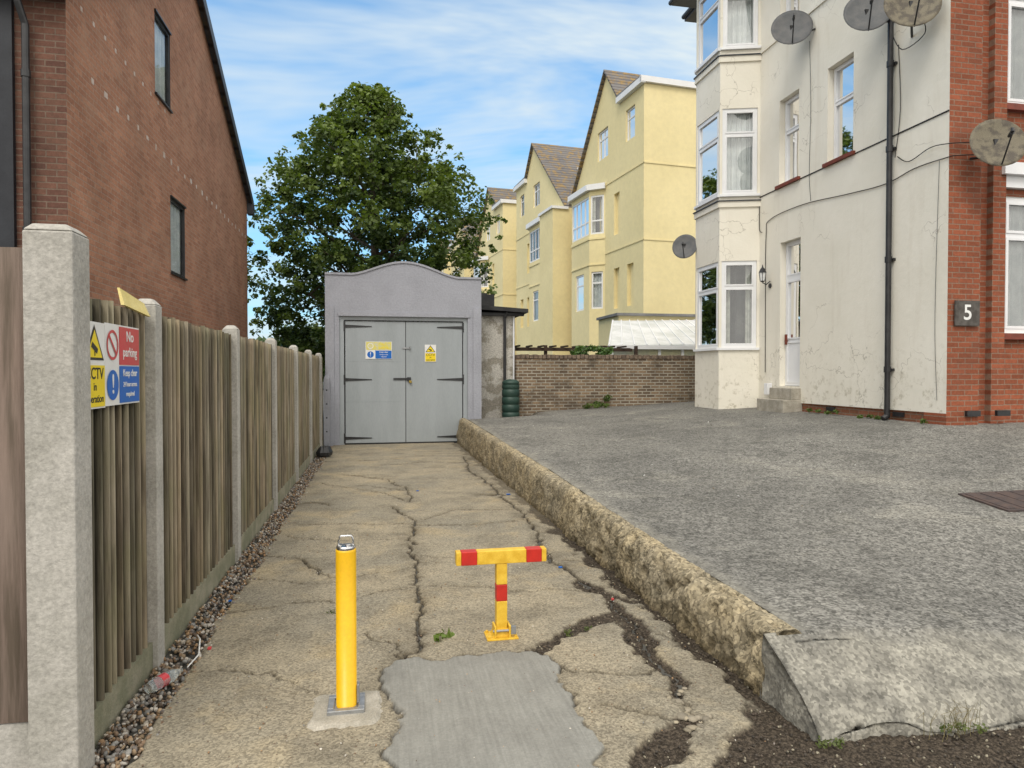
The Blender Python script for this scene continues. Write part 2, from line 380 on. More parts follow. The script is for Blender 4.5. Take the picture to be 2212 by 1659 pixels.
dirtlines = [([(1.5,5.0),(1.59,4.6),(1.56,4.2),(1.53,3.8),(1.507,3.42),(1.49,3.15)], .065), ([(.9,3.76),(1.0,3.86),(1.148,4.05),(1.3,4.18),(1.52,4.25)], .055),
 ([(1.55,4.75),(1.74,4.5)], .05), ([(1.45,2.9),(1.25,2.72),(1.0,2.62)], .06)]
patch_poly = [(.024,3.68),(.10,3.79),(.2,3.82),(.33,3.76),(.45,3.80),(.60,3.77),(.723,3.81),(.93,3.71),(.97,3.55),(.92,3.42),(.96,3.25),(.932,3.17),(.89,3.0),(.90,2.84),(.92,2.72),(.863,2.635),(.84,1.5),(.05,1.5),(.064,2.79),(.01,2.9),(.03,3.0),(.09,3.2),(.065,3.335),(-.01,3.5)]
KX = ([2.6, 2.9, 5, 8, 12.5, 15.5], [1.87, 1.86, 1.83, 1.80, 1.74, 1.72])
KZ = ([2.9, 3.05, 5, 8, 13, 16], [.28, .30, .345, .43, .52, .56])
def segdist(X, Y, pts):
    D = np.full(X.shape, 9.)
    for (x0, y0), (x1, y1) in zip(pts, pts[1:]):
        dx, dy = x1 - x0, y1 - y0; t = np.clip(((X - x0) * dx + (Y - y0) * dy) / (dx * dx + dy * dy), 0, 1)
        D = np.minimum(D, np.hypot(X - x0 - t * dx, Y - y0 - t * dy))
    return D
def inpoly(X, Y, P):
    r = np.zeros(X.shape, bool); n = len(P)
    for i in range(n):
        x0, y0 = P[i]; x1, y1 = P[(i + 1) % n]
        if y0 == y1: continue
        c = ((y0 > Y) != (y1 > Y)) & (X < (x1 - x0) * (Y - y0) / (y1 - y0) + x0); r ^= c
    return r
def sst(a, b_, x): t = np.clip((x - a) / (b_ - a), 0, 1); return t * t * (3 - 2 * t)
def lane_fields(X, Y):
    wx = (fbm(X, Y, 4, 4, 1) - .5) * .16 + (fbm(X, Y, 22, 3, 2) - .5) * .06
    wy = (fbm(X, Y, 4, 4, 3) - .5) * .16 + (fbm(X, Y, 22, 3, 4) - .5) * .06
    Xw, Yw = X + wx, Y + wy
    crack = np.zeros(X.shape); halo = np.zeros(X.shape)
    for pts, wd in cracks:
        D = segdist(Xw, Yw, pts); ww = wd * (.35 + 1.3 * fbm(X, Y, 6, 3, 5))
        crack = np.maximum(crack, 1 - sst(ww * .35, ww * 1.0 + .004, D))
        halo = np.maximum(halo, (1 - sst(0, .05 + wd * 6, D)) * min(1, wd * 70))
    dirt = np.zeros(X.shape)
    for pts, wd in dirtlines:
        D = segdist(Xw, Yw, pts); ww = wd * (.3 + 1.5 * fbm(X, Y, 5, 3, 6))
        dirt = np.maximum(dirt, 1 - sst(ww * .8, ww * 1.15, D))
    xk = np.interp(Y, *KX)
    nb = fbm(X, Y, 5, 4, 7)
    kb = (xk - X)
    dirt = np.maximum(dirt, (1 - sst(.02 + .28 * np.clip(nb - .3, 0, 1), .05 + .34 * np.clip(nb - .3, 0, 1), kb)) * (1 - sst(6, 9, Y) * .5))
    br = (X - (1.62 - .9 * (2.95 - Y))) + (nb - .5) * .5
    dirt = np.maximum(dirt, sst(0, .06, br) * sst(0, .05, 3.02 - Y + (nb - .5) * .4))
    pw_x = X + (fbm(X, Y, 9, 4, 13) - .5) * .12; pw_y = Y + (fbm(X, Y, 9, 4, 14) - .5) * .12
    pm = inpoly(pw_x, pw_y, patch_poly).astype(float)
    ed = segdist(pw_x, pw_y, patch_poly + [patch_poly[0]])
    dirt *= 1 - pm; crack *= 1 - pm; halo *= 1 - pm
    edge = (1 - sst(.003, .012, ed)) * sst(.45, .6, fbm(X, Y, 8, 3, 15) + .12) * .7
    crack = np.maximum(crack, edge); halo = np.maximum(halo, (1 - sst(.0, .05, ed)) * .5)
    return crack, dirt, pm, nb, halo
def lane_grid(x0, x1, nx, ys):
    xs = np.linspace(x0, x1, nx); X, Y = np.meshgrid(xs, ys)
    cr, di, pm, nb, ha = lane_fields(X, Y)
    z = (fbm(X, Y, 1.3, 3, 8) - .5) * .02 + (fbm(X, Y, 40, 3, 9) - .5) * .003 * (1 - pm)
    z += -.035 * cr - .018 * di + di * (fbm(X, Y, 45, 3, 11) - .5) * .02 + pm * .006
    ge = sst(-1.0, -1.04, X + (fbm(X, Y, 6, 3, 12) - .5) * .1); z -= ge * .035
    C = np.stack([cr, np.maximum(di, ge), pm, ha], -1).reshape(-1, 4)
    V = np.stack([X, Y, z], -1).reshape(-1, 3); ny = len(ys)
    i = np.arange(ny - 1)[:, None] * nx + np.arange(nx - 1)[None]; i = i.ravel()
    F = np.stack([i, i + 1, i + nx + 1, i + nx], -1)
    return V, F, C
ys = [1.6]
while ys[-1] < 15.45: ys.append(ys[-1] + .007 + .0028 * max(0, ys[-1] - 2.6))
V1, F1, C1 = lane_grid(-1.30, 1.96, 360, np.array(ys))
V2, F2, C2 = lane_grid(1.96, 5.2, 260, np.arange(1.6, 2.85, .012))
def lane_mat():
    m, nt, p, out = new_mat('cracked_lane_concrete'); o = coords(nt)
    a = N(nt, 'VertexColor', layer_name='mask'); s = N(nt, 'SeparateColor'); L(nt, a.outputs[0], s.inputs[0])
    c = mixc(nt, ramp(nt, noise(nt, o, .8, 5, .6), .38, .62), (.33, .285, .205), (.25, .226, .175))
    c = mixc(nt, math_(nt, 'MULTIPLY', ramp(nt, noise(nt, o, 2.3, 5, .72), .46, .66), .6), c, (.15, .132, .10))
    c = mixc(nt, math_(nt, 'MULTIPLY', ramp(nt, noise(nt, o, 1.7, 4, .6, .4), .54, .68), .45), c, (.42, .335, .20))
    c = mixc(nt, math_(nt, 'MULTIPLY', a.outputs[1], math_(nt, 'MULTIPLY', ramp(nt, noise(nt, o, 4, 4, .7), .35, .65), .8)), c, (.12, .10, .07))
    v = N(nt, 'TexVoronoi'); v.inputs['Scale'].default_value = 110; L(nt, o, v.inputs['Vector'])
    g = N(nt, 'SeparateColor'); L(nt, v.outputs['Color'], g.inputs[0])
    c = mixc(nt, 1.0, c, ramp(nt, g.outputs[0], .05, .95, (.66,) * 3, (1.26,) * 3), 'MULTIPLY')
    v2 = N(nt, 'TexVoronoi'); v2.inputs['Scale'].default_value = 55; L(nt, o, v2.inputs['Vector'])
    g2 = N(nt, 'SeparateColor'); L(nt, v2.outputs['Color'], g2.inputs[0])
    c = mixc(nt, math_(nt, 'MULTIPLY', ramp(nt, g2.outputs[1], .90, .92), ramp(nt, v2.outputs['Distance'], .2, .3, (1,) * 3, (0,) * 3)), c, (.14, .10, .07))
    v3 = N(nt, 'TexVoronoi', feature='DISTANCE_TO_EDGE'); v3.inputs['Scale'].default_value = 1.3
    nz = N(nt, 'TexNoise'); nz.inputs['Scale'].default_value = 3; nz.inputs['Detail'].default_value = 5; nz.inputs['Roughness'].default_value = .65; L(nt, o, nz.inputs[0])
    ad = N(nt, 'VectorMath', operation='ADD'); L(nt, o, ad.inputs[0]); L(nt, nz.outputs[1], ad.inputs[1]); L(nt, ad.outputs[0], v3.inputs['Vector'])
    hc = math_(nt, 'MULTIPLY', ramp(nt, v3.outputs['Distance'], 0, .007, (1,) * 3, (0,) * 3), ramp(nt, noise(nt, o, 1.1, 2), .47, .56))
    c = mixc(nt, math_(nt, 'MULTIPLY', hc, .55), c, (.07, .055, .04))
    pc = mixc(nt, ramp(nt, noise(nt, o, 3, 5, .6), .35, .65), (.27, .266, .24), (.225, .22, .198))
    so_ = N(nt, 'Mapping'); so_.inputs['Scale'].default_value = (60, 3, 1); L(nt, o, so_.inputs[0])
    pc = mixc(nt, 1.0, pc, ramp(nt, noise(nt, so_.outputs[0], 1, 3, .6), .35, .65, (.88,) * 3, (1.06,) * 3), 'MULTIPLY')
    pc = mixc(nt, 1.0, pc, ramp(nt, g.outputs[0], .05, .95, (.92,) * 3, (1.06,) * 3), 'MULTIPLY')
    c = mixc(nt, s.outputs[2], c, pc)
    dc = mixc(nt, ramp(nt, noise(nt, o, 60, 4, .8), .45, .62), (.030, .024, .018), (.11, .088, .065))
    c = mixc(nt, s.outputs[1], c, dc)
    c = mixc(nt, s.outputs[0], c, (.025, .02, .016))
    L(nt, c, p.inputs['Base Color']); p.inputs['Roughness'].default_value = .95; p.inputs['Specular IOR Level'].default_value = .15
    h = math_(nt, 'ADD', noise(nt, o, 70, 3, .75), math_(nt, 'MULTIPLY', g.outputs[0], .25))
    bump(nt, p, h, .5, .006); return m
m_lane = lane_mat()
mesh_np('cracked_concrete_lane', np.vstack([V1, V2]), np.vstack([F1, F2 + len(V1)]), [m_lane], None, np.vstack([C1, C2]), 'mask', True)

# ------------------------------------------------------------------ forecourt heightfield
def fz(X, Y):
    e = np.interp(Y, KZ[0], KZ[1]); e = np.where(Y < 3.05, np.interp(Y, [2.60, 2.66, 2.76, 2.90, 3.05], [.0, .075, .145, .225, .295]), e)
    r = np.interp(Y, [2.60, 2.75, 8.2, 30], [.0, .03, .86, .885])
    f1 = np.clip((X - 2.0) / 5.8, 0, 1); t = np.clip((X - 1.9) / 3.2, 0, 1); f2 = t * t * (3 - 2 * t)
    wgt = np.clip((Y - 3.5) / 3, 0, 1); f = f1 * wgt + f2 * (1 - wgt)
    z = e * (1 - f) + r * f
    pit = sst(3.75, 3.4, X) * sst(15.1, 15.5, Y); z = z - pit * .16
    return z
xs = np.concatenate([np.linspace(0, 1, 60)[:-1] * 1.2, 1.2 + np.linspace(0, 1, 90) * 4.7, 5.9 + np.linspace(0.05, 1, 40) * 9])
ysf = np.concatenate([np.arange(2.60, 3.3, .02), np.arange(3.3, 17.2, .08)])
XL = np.where(ysf < 3.07, 1.868, np.interp(ysf, KX[0], KX[1]) + .20)
X = XL[:, None] + xs[None, :]; Y = np.repeat(ysf[:, None], len(xs), 1)
Y = Y + np.where(Y < 3.0, (fbm(X, Y * 0, 3, 4, 31) - .5) * .12, 0)
Z = fz(X, Y) + (fbm(X, Y, 1.2, 4, 21) - .5) * .025 + (fbm(X, Y, 30, 3, 22) - .5) * .006 + (fbm(X, Y, 9, 3, 26) - .5) * .02 * sst(3.1, 2.9, Y)
mask = np.zeros(X.shape + (3,))
mask[..., 0] = sst(3.10, 2.96, Y + (fbm(X, Y, 6, 3, 23) - .5) * .16) * sst(4.6, 2.6, X) + sst(.16, .02, (X - XL[:, None]) + (fbm(X, Y, 5, 4, 24) - .5) * .18) * .75
mask[..., 1] = sst(3.95, 3.4, X + (fbm(X, Y, 4, 3, 25) - .5) * .5) * sst(15.0, 15.4, Y)
ny, nx = X.shape
V = np.stack([X, Y, Z], -1).reshape(-1, 3); C = np.clip(mask, 0, 1).reshape(-1, 3)
i = (np.arange(ny - 1)[:, None] * nx + np.arange(nx - 1)[None]).ravel(); F = np.stack([i, i + 1, i + nx + 1, i + nx], -1)
edge = [r * nx for r in range(ny - 1, -1, -1)] + list(range(1, nx))
nv = len(V); rows = 9; E = V[edge]
ex = []
for k in range(1, rows + 1):
    q = E.copy(); t = k / rows; q[:, 2] = E[:, 2] * (1 - t) + (-.06) * t
    jit = (fbm(E[:, 0] + E[:, 1], q[:, 2], 16, 4, 40) - .5) * .06
    q[:ny, 0] += jit[:ny] - .012; q[ny:, 1] += jit[ny:] - .02 * t
    ex.append(q)
V = np.vstack([V] + ex); Cs = np.zeros((len(E) * rows, 3)); Cs[:, 0] = 1; C = np.vstack([C, Cs])
fs = []
for k in range(rows):
    for j in range(len(edge) - 1):
        a0 = edge[j] if k == 0 else nv + (k - 1) * len(edge) + j; a1 = edge[j + 1] if k == 0 else nv + (k - 1) * len(edge) + j + 1
        fs.append((a0, a1, nv + k * len(edge) + j + 1, nv + k * len(edge) + j))
F = np.vstack([F, np.array(fs)])
def fore_mat():
    m, nt, p, out = new_mat('forecourt_concrete'); o = coords(nt)
    a = N(nt, 'VertexColor', layer_name='mask'); s = N(nt, 'SeparateColor'); L(nt, a.outputs[0], s.inputs[0])
    c = mixc(nt, ramp(nt, noise(nt, o, .5, 5, .62), .38, .62), (.225, .217, .194), (.165, .16, .145))
    c = mixc(nt, math_(nt, 'MULTIPLY', ramp(nt, noise(nt, o, 1.9, 5, .75), .48, .64), .6), c, (.11, .107, .096))
    c = mixc(nt, math_(nt, 'MULTIPLY', ramp(nt, noise(nt, o, 16, 5, .85), .48, .58), .6), c, (.07, .068, .06))
    c = mixc(nt, math_(nt, 'MULTIPLY', ramp(nt, noise(nt, o, 1.1, 4, .6, .6), .56, .72), .5), c, (.31, .295, .25))
    v = N(nt, 'TexVoronoi'); v.inputs['Scale'].default_value = 70; L(nt, o, v.inputs['Vector'])
    g = N(nt, 'SeparateColor'); L(nt, v.outputs['Color'], g.inputs[0])
    c = mixc(nt, 1.0, c, ramp(nt, g.outputs[0], .05, .95, (.55,) * 3, (1.5,) * 3), 'MULTIPLY')
    ap = mixc(nt, ramp(nt, noise(nt, o, 5, 5, .75), .38, .62), (.31, .295, .25), (.17, .162, .14))
    ap = mixc(nt, 1.0, ap, ramp(nt, g.outputs[1], .05, .95, (.66,) * 3, (1.28,) * 3), 'MULTIPLY')
    c = mixc(nt, s.outputs[0], c, ap)
    dc = mixc(nt, ramp(nt, noise(nt, o, 20, 4, .8), .45, .62), (.035, .028, .02), (.12, .10, .07))
    c = mixc(nt, s.outputs[1], c, dc)
    L(nt, c, p.inputs['Base Color']); p.inputs['Roughness'].default_value = .92; p.inputs['Specular IOR Level'].default_value = .2
    h = math_(nt, 'ADD', noise(nt, o, 60, 3, .75), math_(nt, 'MULTIPLY', g.outputs[0], .4)); bump(nt, p, h, .6, .008); return m
mesh_np('concrete_forecourt', V, F, [fore_mat()], None, C, 'mask', True)

# ------------------------------------------------------------------ kerb wall (rough conglomerate)
prof = [(-.01, -.15), (0, .0), (.004, .12), (.007, .2), (.010, .3), (.013, .38), (.016, .46), (.022, .55), (.026, .63), (.032, .71), (.038, .79), (.046, .86), (.058, .92), (.072, .965), (.09, .985), (.11, 1.0), (.13, 1.0), (.15, 1.0), (.17, .995), (.19, .985), (.21, .96), (.225, .90), (.235, .4)]
yk = [3.045]
while yk[-1] < 15.42: yk.append(yk[-1] + .008 + .0026 * max(0, yk[-1] - 2.6))
VV = []
for y in yk:
    xk = np.interp(y, *KX); e = np.interp(y, *KZ)
    for j, (dx, fzv) in enumerate(prof):
        p = Vector((xk + dx, y, e * fzv + (.010 if fzv > .5 else 0)))
        near = 1.3 if y < 6.5 else .8
        n1_ = mnoise.noise(p * 2.6); n2_ = mnoise.noise(p * 9); n3_ = mnoise.noise(p * 27); n4_ = mnoise.noise(p * 60)
        pits = -max(0, mnoise.noise(p * 14 + Vector((5, 5, 5))) - .2) * .11
        amp = (.034 * n1_ + .028 * n2_ + .019 * n3_ + .009 * n4_ + pits) * near
        face = 1 - min(1, max(0, (fzv - .8) / .2))
        p.x -= amp * (.4 + .6 * face); p.z += amp * .5 * (1 - face) if j < len(prof) - 2 else 0
        for jy in (3.9, 4.45, 5.25, 6.8, 8.5, 10.4):
            dd = abs(y - jy - .06 * mnoise.noise(Vector((0, jy, p.z * 9))) - .25 * dx)
            if dd < .018: p.x += .035 * (1 - dd / .018); p.z -= .025 * (1 - dd / .018) * (fzv > .9)
        if j >= len(prof) - 2: p.x = xk + dx
        VV.append(tuple(p))
V = np.array(VV); nx = len(prof); ny = len(yk)
cen_i = len(V); V = np.vstack([V, [[1.98, 3.045, .02]]])
i = (np.arange(ny - 1)[:, None] * nx + np.arange(nx - 1)[None]).ravel(); F = np.stack([i, i + 1, i + nx + 1, i + nx], -1)
F = np.vstack([F, np.array([(cen_i, j, j + 1, j + 2) for j in range(0, nx - 2, 2)])])
def kerb_mat():
    m, nt, p, out = new_mat('conglomerate_concrete'); o = coords(nt)
    c = mixc(nt, ramp(nt, noise(nt, o, 1.8, 5, .6), .35, .65), (.40, .33, .21), (.30, .26, .185))
    c = mixc(nt, math_(nt, 'MULTIPLY', ramp(nt, noise(nt, o, 4, 5, .75), .48, .64), .65), c, (.15, .133, .095))
    v = N(nt, 'TexVoronoi'); v.inputs['Scale'].default_value = 60; L(nt, o, v.inputs['Vector'])
    g = N(nt, 'SeparateColor'); L(nt, v.outputs['Color'], g.inputs[0])
    c = mixc(nt, 1.0, c, ramp(nt, g.outputs[0], .05, .95, (.55,) * 3, (1.35,) * 3), 'MULTIPLY')
    v2 = N(nt, 'TexVoronoi', feature='DISTANCE_TO_EDGE'); v2.inputs['Scale'].default_value = 3.5
    nz = N(nt, 'TexNoise'); nz.inputs['Scale'].default_value = 5; nz.inputs['Detail'].default_value = 4; L(nt, o, nz.inputs[0])
    ad = N(nt, 'VectorMath', operation='ADD'); L(nt, o, ad.inputs[0]); L(nt, nz.outputs[1], ad.inputs[1]); L(nt, ad.outputs[0], v2.inputs['Vector'])
    cr = math_(nt, 'MULTIPLY', ramp(nt, v2.outputs['Distance'], 0, .026, (1,) * 3, (0,) * 3), ramp(nt, noise(nt, o, 1.5, 2), .45, .53))
    c = mixc(nt, math_(nt, 'MULTIPLY', cr, .85), c, (.05, .042, .03))
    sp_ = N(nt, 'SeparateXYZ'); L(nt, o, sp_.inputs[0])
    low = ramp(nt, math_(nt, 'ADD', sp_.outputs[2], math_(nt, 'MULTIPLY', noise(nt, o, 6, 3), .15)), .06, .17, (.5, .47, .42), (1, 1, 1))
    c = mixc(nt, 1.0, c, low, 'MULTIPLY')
    L(nt, c, p.inputs['Base Color']); p.inputs['Roughness'].default_value = .95; p.inputs['Specular IOR Level'].default_value = .15
    h = math_(nt, 'ADD', noise(nt, o, 45, 3, .75), math_(nt, 'MULTIPLY', g.outputs[0], .6))
    bump(nt, p, h, .9, .012); return m
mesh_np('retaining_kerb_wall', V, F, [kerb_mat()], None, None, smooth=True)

# ------------------------------------------------------------------ stones
t_ = (1 + 5 ** .5) / 2
ICO = np.array([(-1,t_,0),(1,t_,0),(-1,-t_,0),(1,-t_,0),(0,-1,t_),(0,1,t_),(0,-1,-t_),(0,1,-t_),(t_,0,-1),(t_,0,1),(-t_,0,-1),(-t_,0,1)]) / 1.9
ICF = np.array([(0,11,5),(0,5,1),(0,1,7),(0,7,10),(0,10,11),(1,5,9),(5,11,4),(11,10,2),(10,7,6),(7,1,8),(3,9,4),(3,4,2),(3,2,6),(3,6,8),(3,8,9),(4,9,5),(2,4,11),(6,2,10),(8,6,7),(9,8,1)])
m_stone, nt_, p_, o_ = new_mat('stone_mixed'); a_ = N(nt_, 'VertexColor', layer_name='col'); L(nt_, a_.outputs[0], p_.inputs['Base Color']); p_.inputs['Roughness'].default_value = .75
def stones(name, P, R, pal, smooth=True, flat=.7, level=False):
    n = len(P); A = rng.normal(size=(n, 3, 3)); Q, _ = np.linalg.qr(A)
    if level:
        th = rng.uniform(0, 6.28, n); Q = np.zeros((n, 3, 3)); Q[:, 0, 0] = np.cos(th); Q[:, 0, 1] = -np.sin(th); Q[:, 1, 0] = np.sin(th); Q[:, 1, 1] = np.cos(th); Q[:, 2, 2] = 1
    sc = R[:, None] * rng.uniform(.55, 1.15, (n, 3)); sc[:, 2] *= flat
    V = np.einsum('kj,nj,nij->nki', ICO, sc, Q) ; V = V * (1 + rng.uniform(-.12, .12, V.shape)) + P[:, None, :]
    C = np.repeat(pal[rng.integers(0, len(pal), n)] * rng.uniform(.7, 1.25, (n, 1)), 12, 0)
    F = (ICF[None] + (np.arange(n) * 12)[:, None, None]).reshape(-1, 3)
    return mesh_np(name, V.reshape(-1, 3), F, [m_stone], None, C, 'col', smooth)
n = 5200; yy = 1.9 + 13.3 * rng.random(n) ** 1.5; xx = -1.19 + .2 * rng.random(n) ** 1.1 + .02 * rng.normal(size=n)
xx = np.maximum(xx, -1.195)
P = np.stack([xx, yy, -.018 + .02 * rng.random(n)], -1)
pal = np.array([(.36, .26, .16), (.24, .16, .10), (.42, .37, .30), (.20, .17, .15), (.50, .46, .40), (.14, .10, .07), (.34, .21, .11), (.27, .26, .24)])
stones('gravel', P, rng.uniform(.008, .019, n), pal * .85)
n = 9000; xx = rng.uniform(.8, 3.6, n); yy = rng.uniform(2.1, 6.5, n); cr, di, pm, nb, ha = lane_fields(xx, yy)
k = (di > .6) & ((xx < np.interp(yy, *KX) + .02) | (yy < 2.6)); P = np.stack([xx, yy, np.full(n, -.012)], -1)[k]
stones('soil_crumbs', P, rng.uniform(.003, .010, len(P)), np.array([(.05, .04, .03), (.08, .06, .045), (.035, .028, .02), (.25, .22, .16)]), False)
n = 60; t = rng.random(n); P = np.stack([1.40 + .15 * t + rng.normal(0, .05, n), 2.78 + .45 * t, np.full(n, -.014)], -1)
stones('broken_concrete', P, rng.uniform(.015, .045, n), np.array([(.28, .24, .17), (.23, .20, .15)]), False, .35, True)
n = 1300; P = np.stack([rng.uniform(-1, 1.8, n), 2.3 + 12 * rng.random(n) ** 1.4, np.full(n, .004)], -1)
stones('loose_grit', P, rng.uniform(.002, .007, n), pal, False)

# ------------------------------------------------------------------ fence
fe = empty('wooden_fence', (-1.24, 9, 0))
postsY = [4.03, 6.17, 8.33, 10.45, 12.55, 14.62]
def wood_mat(name, c1, c2, green, ga=.5):
    m, nt, p, out = new_mat(name); a = N(nt, 'VertexColor', layer_name='col')
    o = coords(nt, (14, 14, .9)); o2 = coords(nt)
    c = mixc(nt, ramp(nt, noise(nt, o, 3, 5, .7), .3, .7), c1, c2)
    c = mixc(nt, math_(nt, 'MULTIPLY', ramp(nt, noise(nt, o2, 2.2, 4, .6), .42, .62), ga), c, green)
    o3 = coords(nt, (9, 9, .7)); c = mixc(nt, math_(nt, 'MULTIPLY', ramp(nt, noise(nt, o3, 1.7, 4, .6), .50, .64), .7), c, (.065, .052, .036))
    c = mixc(nt, 1.0, c, a.outputs[0], 'MULTIPLY')
    L(nt, c, p.inputs['Base Color']); p.inputs['Roughness'].default_value = .9; p.inputs['Specular IOR Level'].default_value = .2
    bump(nt, p, noise(nt, o, 9, 4, .7), .5, .006); return m
m_fence = wood_mat('weathered_feather_edge', (.33, .28, .20), (.17, .14, .10), (.20, .185, .105), .6)
VV = []; FF = []; CC = []
edges = [3.05] + postsY + [15.36]
for a, c in zip(edges, edges[1:]):
    y0 = a + .055 if a > 3.1 else a; y1 = c - .055
    nb_ = max(2, round((y1 - y0) / .088)); pw = (y1 - y0) / nb_
    for k in range(nb_):
        ya = y0 + k * pw; yb = ya + pw - .001; tz = 1.93 + random.uniform(-.014, .004)
        xf = -1.240 + random.uniform(-.004, .004)
        base = len(VV); s_ = random.uniform(.55, 1.3); t2 = random.uniform(-.05, .06); cc_ = (s_ * (1 + t2), s_, s_ * (1 - t2)); gap_shade = tuple(q * .25 for q in cc_)
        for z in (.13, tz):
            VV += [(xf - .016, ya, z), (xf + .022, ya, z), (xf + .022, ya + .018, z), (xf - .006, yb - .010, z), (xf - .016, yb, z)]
            CC += [gap_shade, cc_, cc_, tuple(q * .8 for q in cc_), gap_shade]  # board back edges darkened in vertex colour, painting shade into the gaps
        for q in range(5):
            q2 = (q + 1) % 5; FF.append((base + q, base + q2, base + 5 + q2, base + 5 + q))
        FF.append((base + 5, base + 6, base + 7, base + 8))
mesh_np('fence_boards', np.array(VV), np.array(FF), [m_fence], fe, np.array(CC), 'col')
b = B()
for y in postsY:
    b.box(-1.305, -1.185, y - .055, y + .055, -.1, 1.965)
    b.hexa([(-1.305, y - .055, 1.966), (-1.185, y - .055, 1.966), (-1.185, y + .055, 1.966), (-1.305, y + .055, 1.966), (-1.275, y - .025, 2.0), (-1.215, y - .025, 2.0), (-1.215, y + .025, 2.0), (-1.275, y + .025, 2.0)])
obj('concrete_posts', b, [m_concrete_post], fe, .006)
b = B()
for a, c in zip(edges, edges[1:]): b.box(-1.262, -1.215, a + .05, c - .05, -.1, .135)
obj('gravel_boards', b, [M('gravel_board_concrete', (.32, .30, .22), (.21, .21, .14), 6, .95, .5, 50)], fe)
b = B()
b.hexa([(-1.325, 2.88, -.1), (-1.150, 2.88, -.1), (-1.150, 3.04, -.1), (-1.325, 3.04, -.1), (-1.325, 2.88, 2.14), (-1.150, 2.88, 2.14), (-1.150, 3.04, 2.14), (-1.325, 3.04, 2.14)])
b.hexa([(-1.325, 2.88, 2.141), (-1.150, 2.88, 2.141), (-1.150, 3.04, 2.141), (-1.325, 3.04, 2.141), (-1.30, 2.905, 2.17), (-1.18, 2.905, 2.17), (-1.18, 3.015, 2.17), (-1.30, 3.015, 2.17)])
obj('gate_post', b, [m_concrete_post], fe, .008)
pe = empty('plank_fence', (-2.2, 2.96, 0))
VV = []; FF = []; CC = []
x = -1.335
while x > -4.2:
    wdt = random.uniform(.13, .15); base = len(VV)
    for z in (.24, 2.08): VV += [(x - wdt + .004, 2.94, z), (x, 2.935, z), (x, 2.965, z), (x - wdt + .004, 2.965, z)]
    for q in range(4): q2 = (q + 1) % 4; FF.append((base + q, base + q2, base + 4 + q2, base + 4 + q))
    FF.append((base + 4, base + 5, base + 6, base + 7)); s_ = random.uniform(.85, 1.15); CC += [(s_, s_, s_)] * 8
    x -= wdt
m_plank = wood_mat('grey_brown_plank', (.22, .165, .135), (.14, .105, .085), (.19, .15, .125), .4)
mesh_np('planks', np.array(VV), np.array(FF), [m_plank], pe, np.array(CC), 'col')
b = B(); b.box(-4.2, -1.335, 2.945, 2.985, -.1, .235)
obj('base_board', b, [m_concrete_post], pe, .004)
b = B(); b.hexa([(-1.222, 3.58, 1.925), (-1.205, 3.58, 1.925), (-1.195, 3.92, 1.895), (-1.212, 3.92, 1.895), (-1.245, 3.60, 2.01), (-1.235, 3.60, 2.01), (-1.225, 3.92, 1.965), (-1.235, 3.92, 1.965)])
obj('yellow_paper_scrap', b, [m_paper])

# ------------------------------------------------------------------ signs
def text(s, size, x, y, z, mat, par, al='CENTER', name=None, sx=1.0):
    cu = bpy.data.curves.new('lettering', 'FONT'); cu.body = s; cu.size = size; cu.align_x = al; cu.align_y = 'CENTER'; cu.extrude = .0006
    cu.offset = size * .012
    cu.materials.append(mat); o = bpy.data.objects.new(name or 'lettering', cu); COL.objects.link(o); o.parent = par; o.location = (x, y, z); o.scale = (sx, 1, 1)
    return o
def plate(par, x0, x1, y0, y1, z, mat, name='panel', t=.0015):
    b = B(); b.box(x0, x1, y0, y1, z, z + t); return obj(name, b, [mat], par, local=True)
def disc(par, x, y, r, z, mat, name='disc', r0=0, n=40, t=.0012):
    b = B()
    for k in range(n):
        a0 = 2 * math.pi * k / n; a1 = 2 * math.pi * (k + 1) / n
        pts = [(x + r0 * math.cos(a0), y + r0 * math.sin(a0)), (x + r * math.cos(a0), y + r * math.sin(a0)), (x + r * math.cos(a1), y + r * math.sin(a1)), (x + r0 * math.cos(a1), y + r0 * math.sin(a1))]
        if r0 == 0: pts = pts[:1] + pts[1:3]
        b.poly([(p[0], p[1], z + t) for p in pts])
    return obj(name, b, [mat], par, local=True)
def tri(par, pts, z, mat, name='triangle'):
    b = B(); b.poly([(p[0], p[1], z) for p in pts]); return obj(name, b, [mat], par, local=True)
def cctv(par, w, h):
    plate(par, 0, w, 0, h, 0, m_sign_white, 'backing', .003)
    plate(par, w * .04, w * .96, h * .02, h * .50, .004, m_sign_yel, 'text_panel')
    cx = w / 2; a = w * .44; y0 = h * .56; y1 = h * .97
    tri(par, [(cx - a, y0), (cx + a, y0), (cx, y1)], .0045, m_sign_black)
    tri(par, [(cx - a * .80, y0 + h * .03), (cx + a * .80, y0 + h * .03), (cx, y1 - h * .06)], .0055, m_sign_yel, 'triangle_face')
    tri(par, [(cx - a * .38, y0 + h * .15), (cx + a * .22, y0 + h * .07), (cx + a * .32, y0 + h * .13), (cx - a * .25, y0 + h * .21)], .0065, m_sign_black, 'camera_symbol')
    tri(par, [(cx - a * .05, y0 + h * .11), (cx + a * .04, y0 + h * .10), (cx + a * .04, y0 + h * .05), (cx - a * .05, y0 + h * .05)], .0066, m_sign_black, 'camera_bracket')
    text('CCTV', w * .30, cx, h * .40, .006, m_sign_black, par); text('in', w * .21, cx, h * .25, .006, m_sign_black, par); text('operation', w * .20, cx, h * .11, .006, m_sign_black, par)
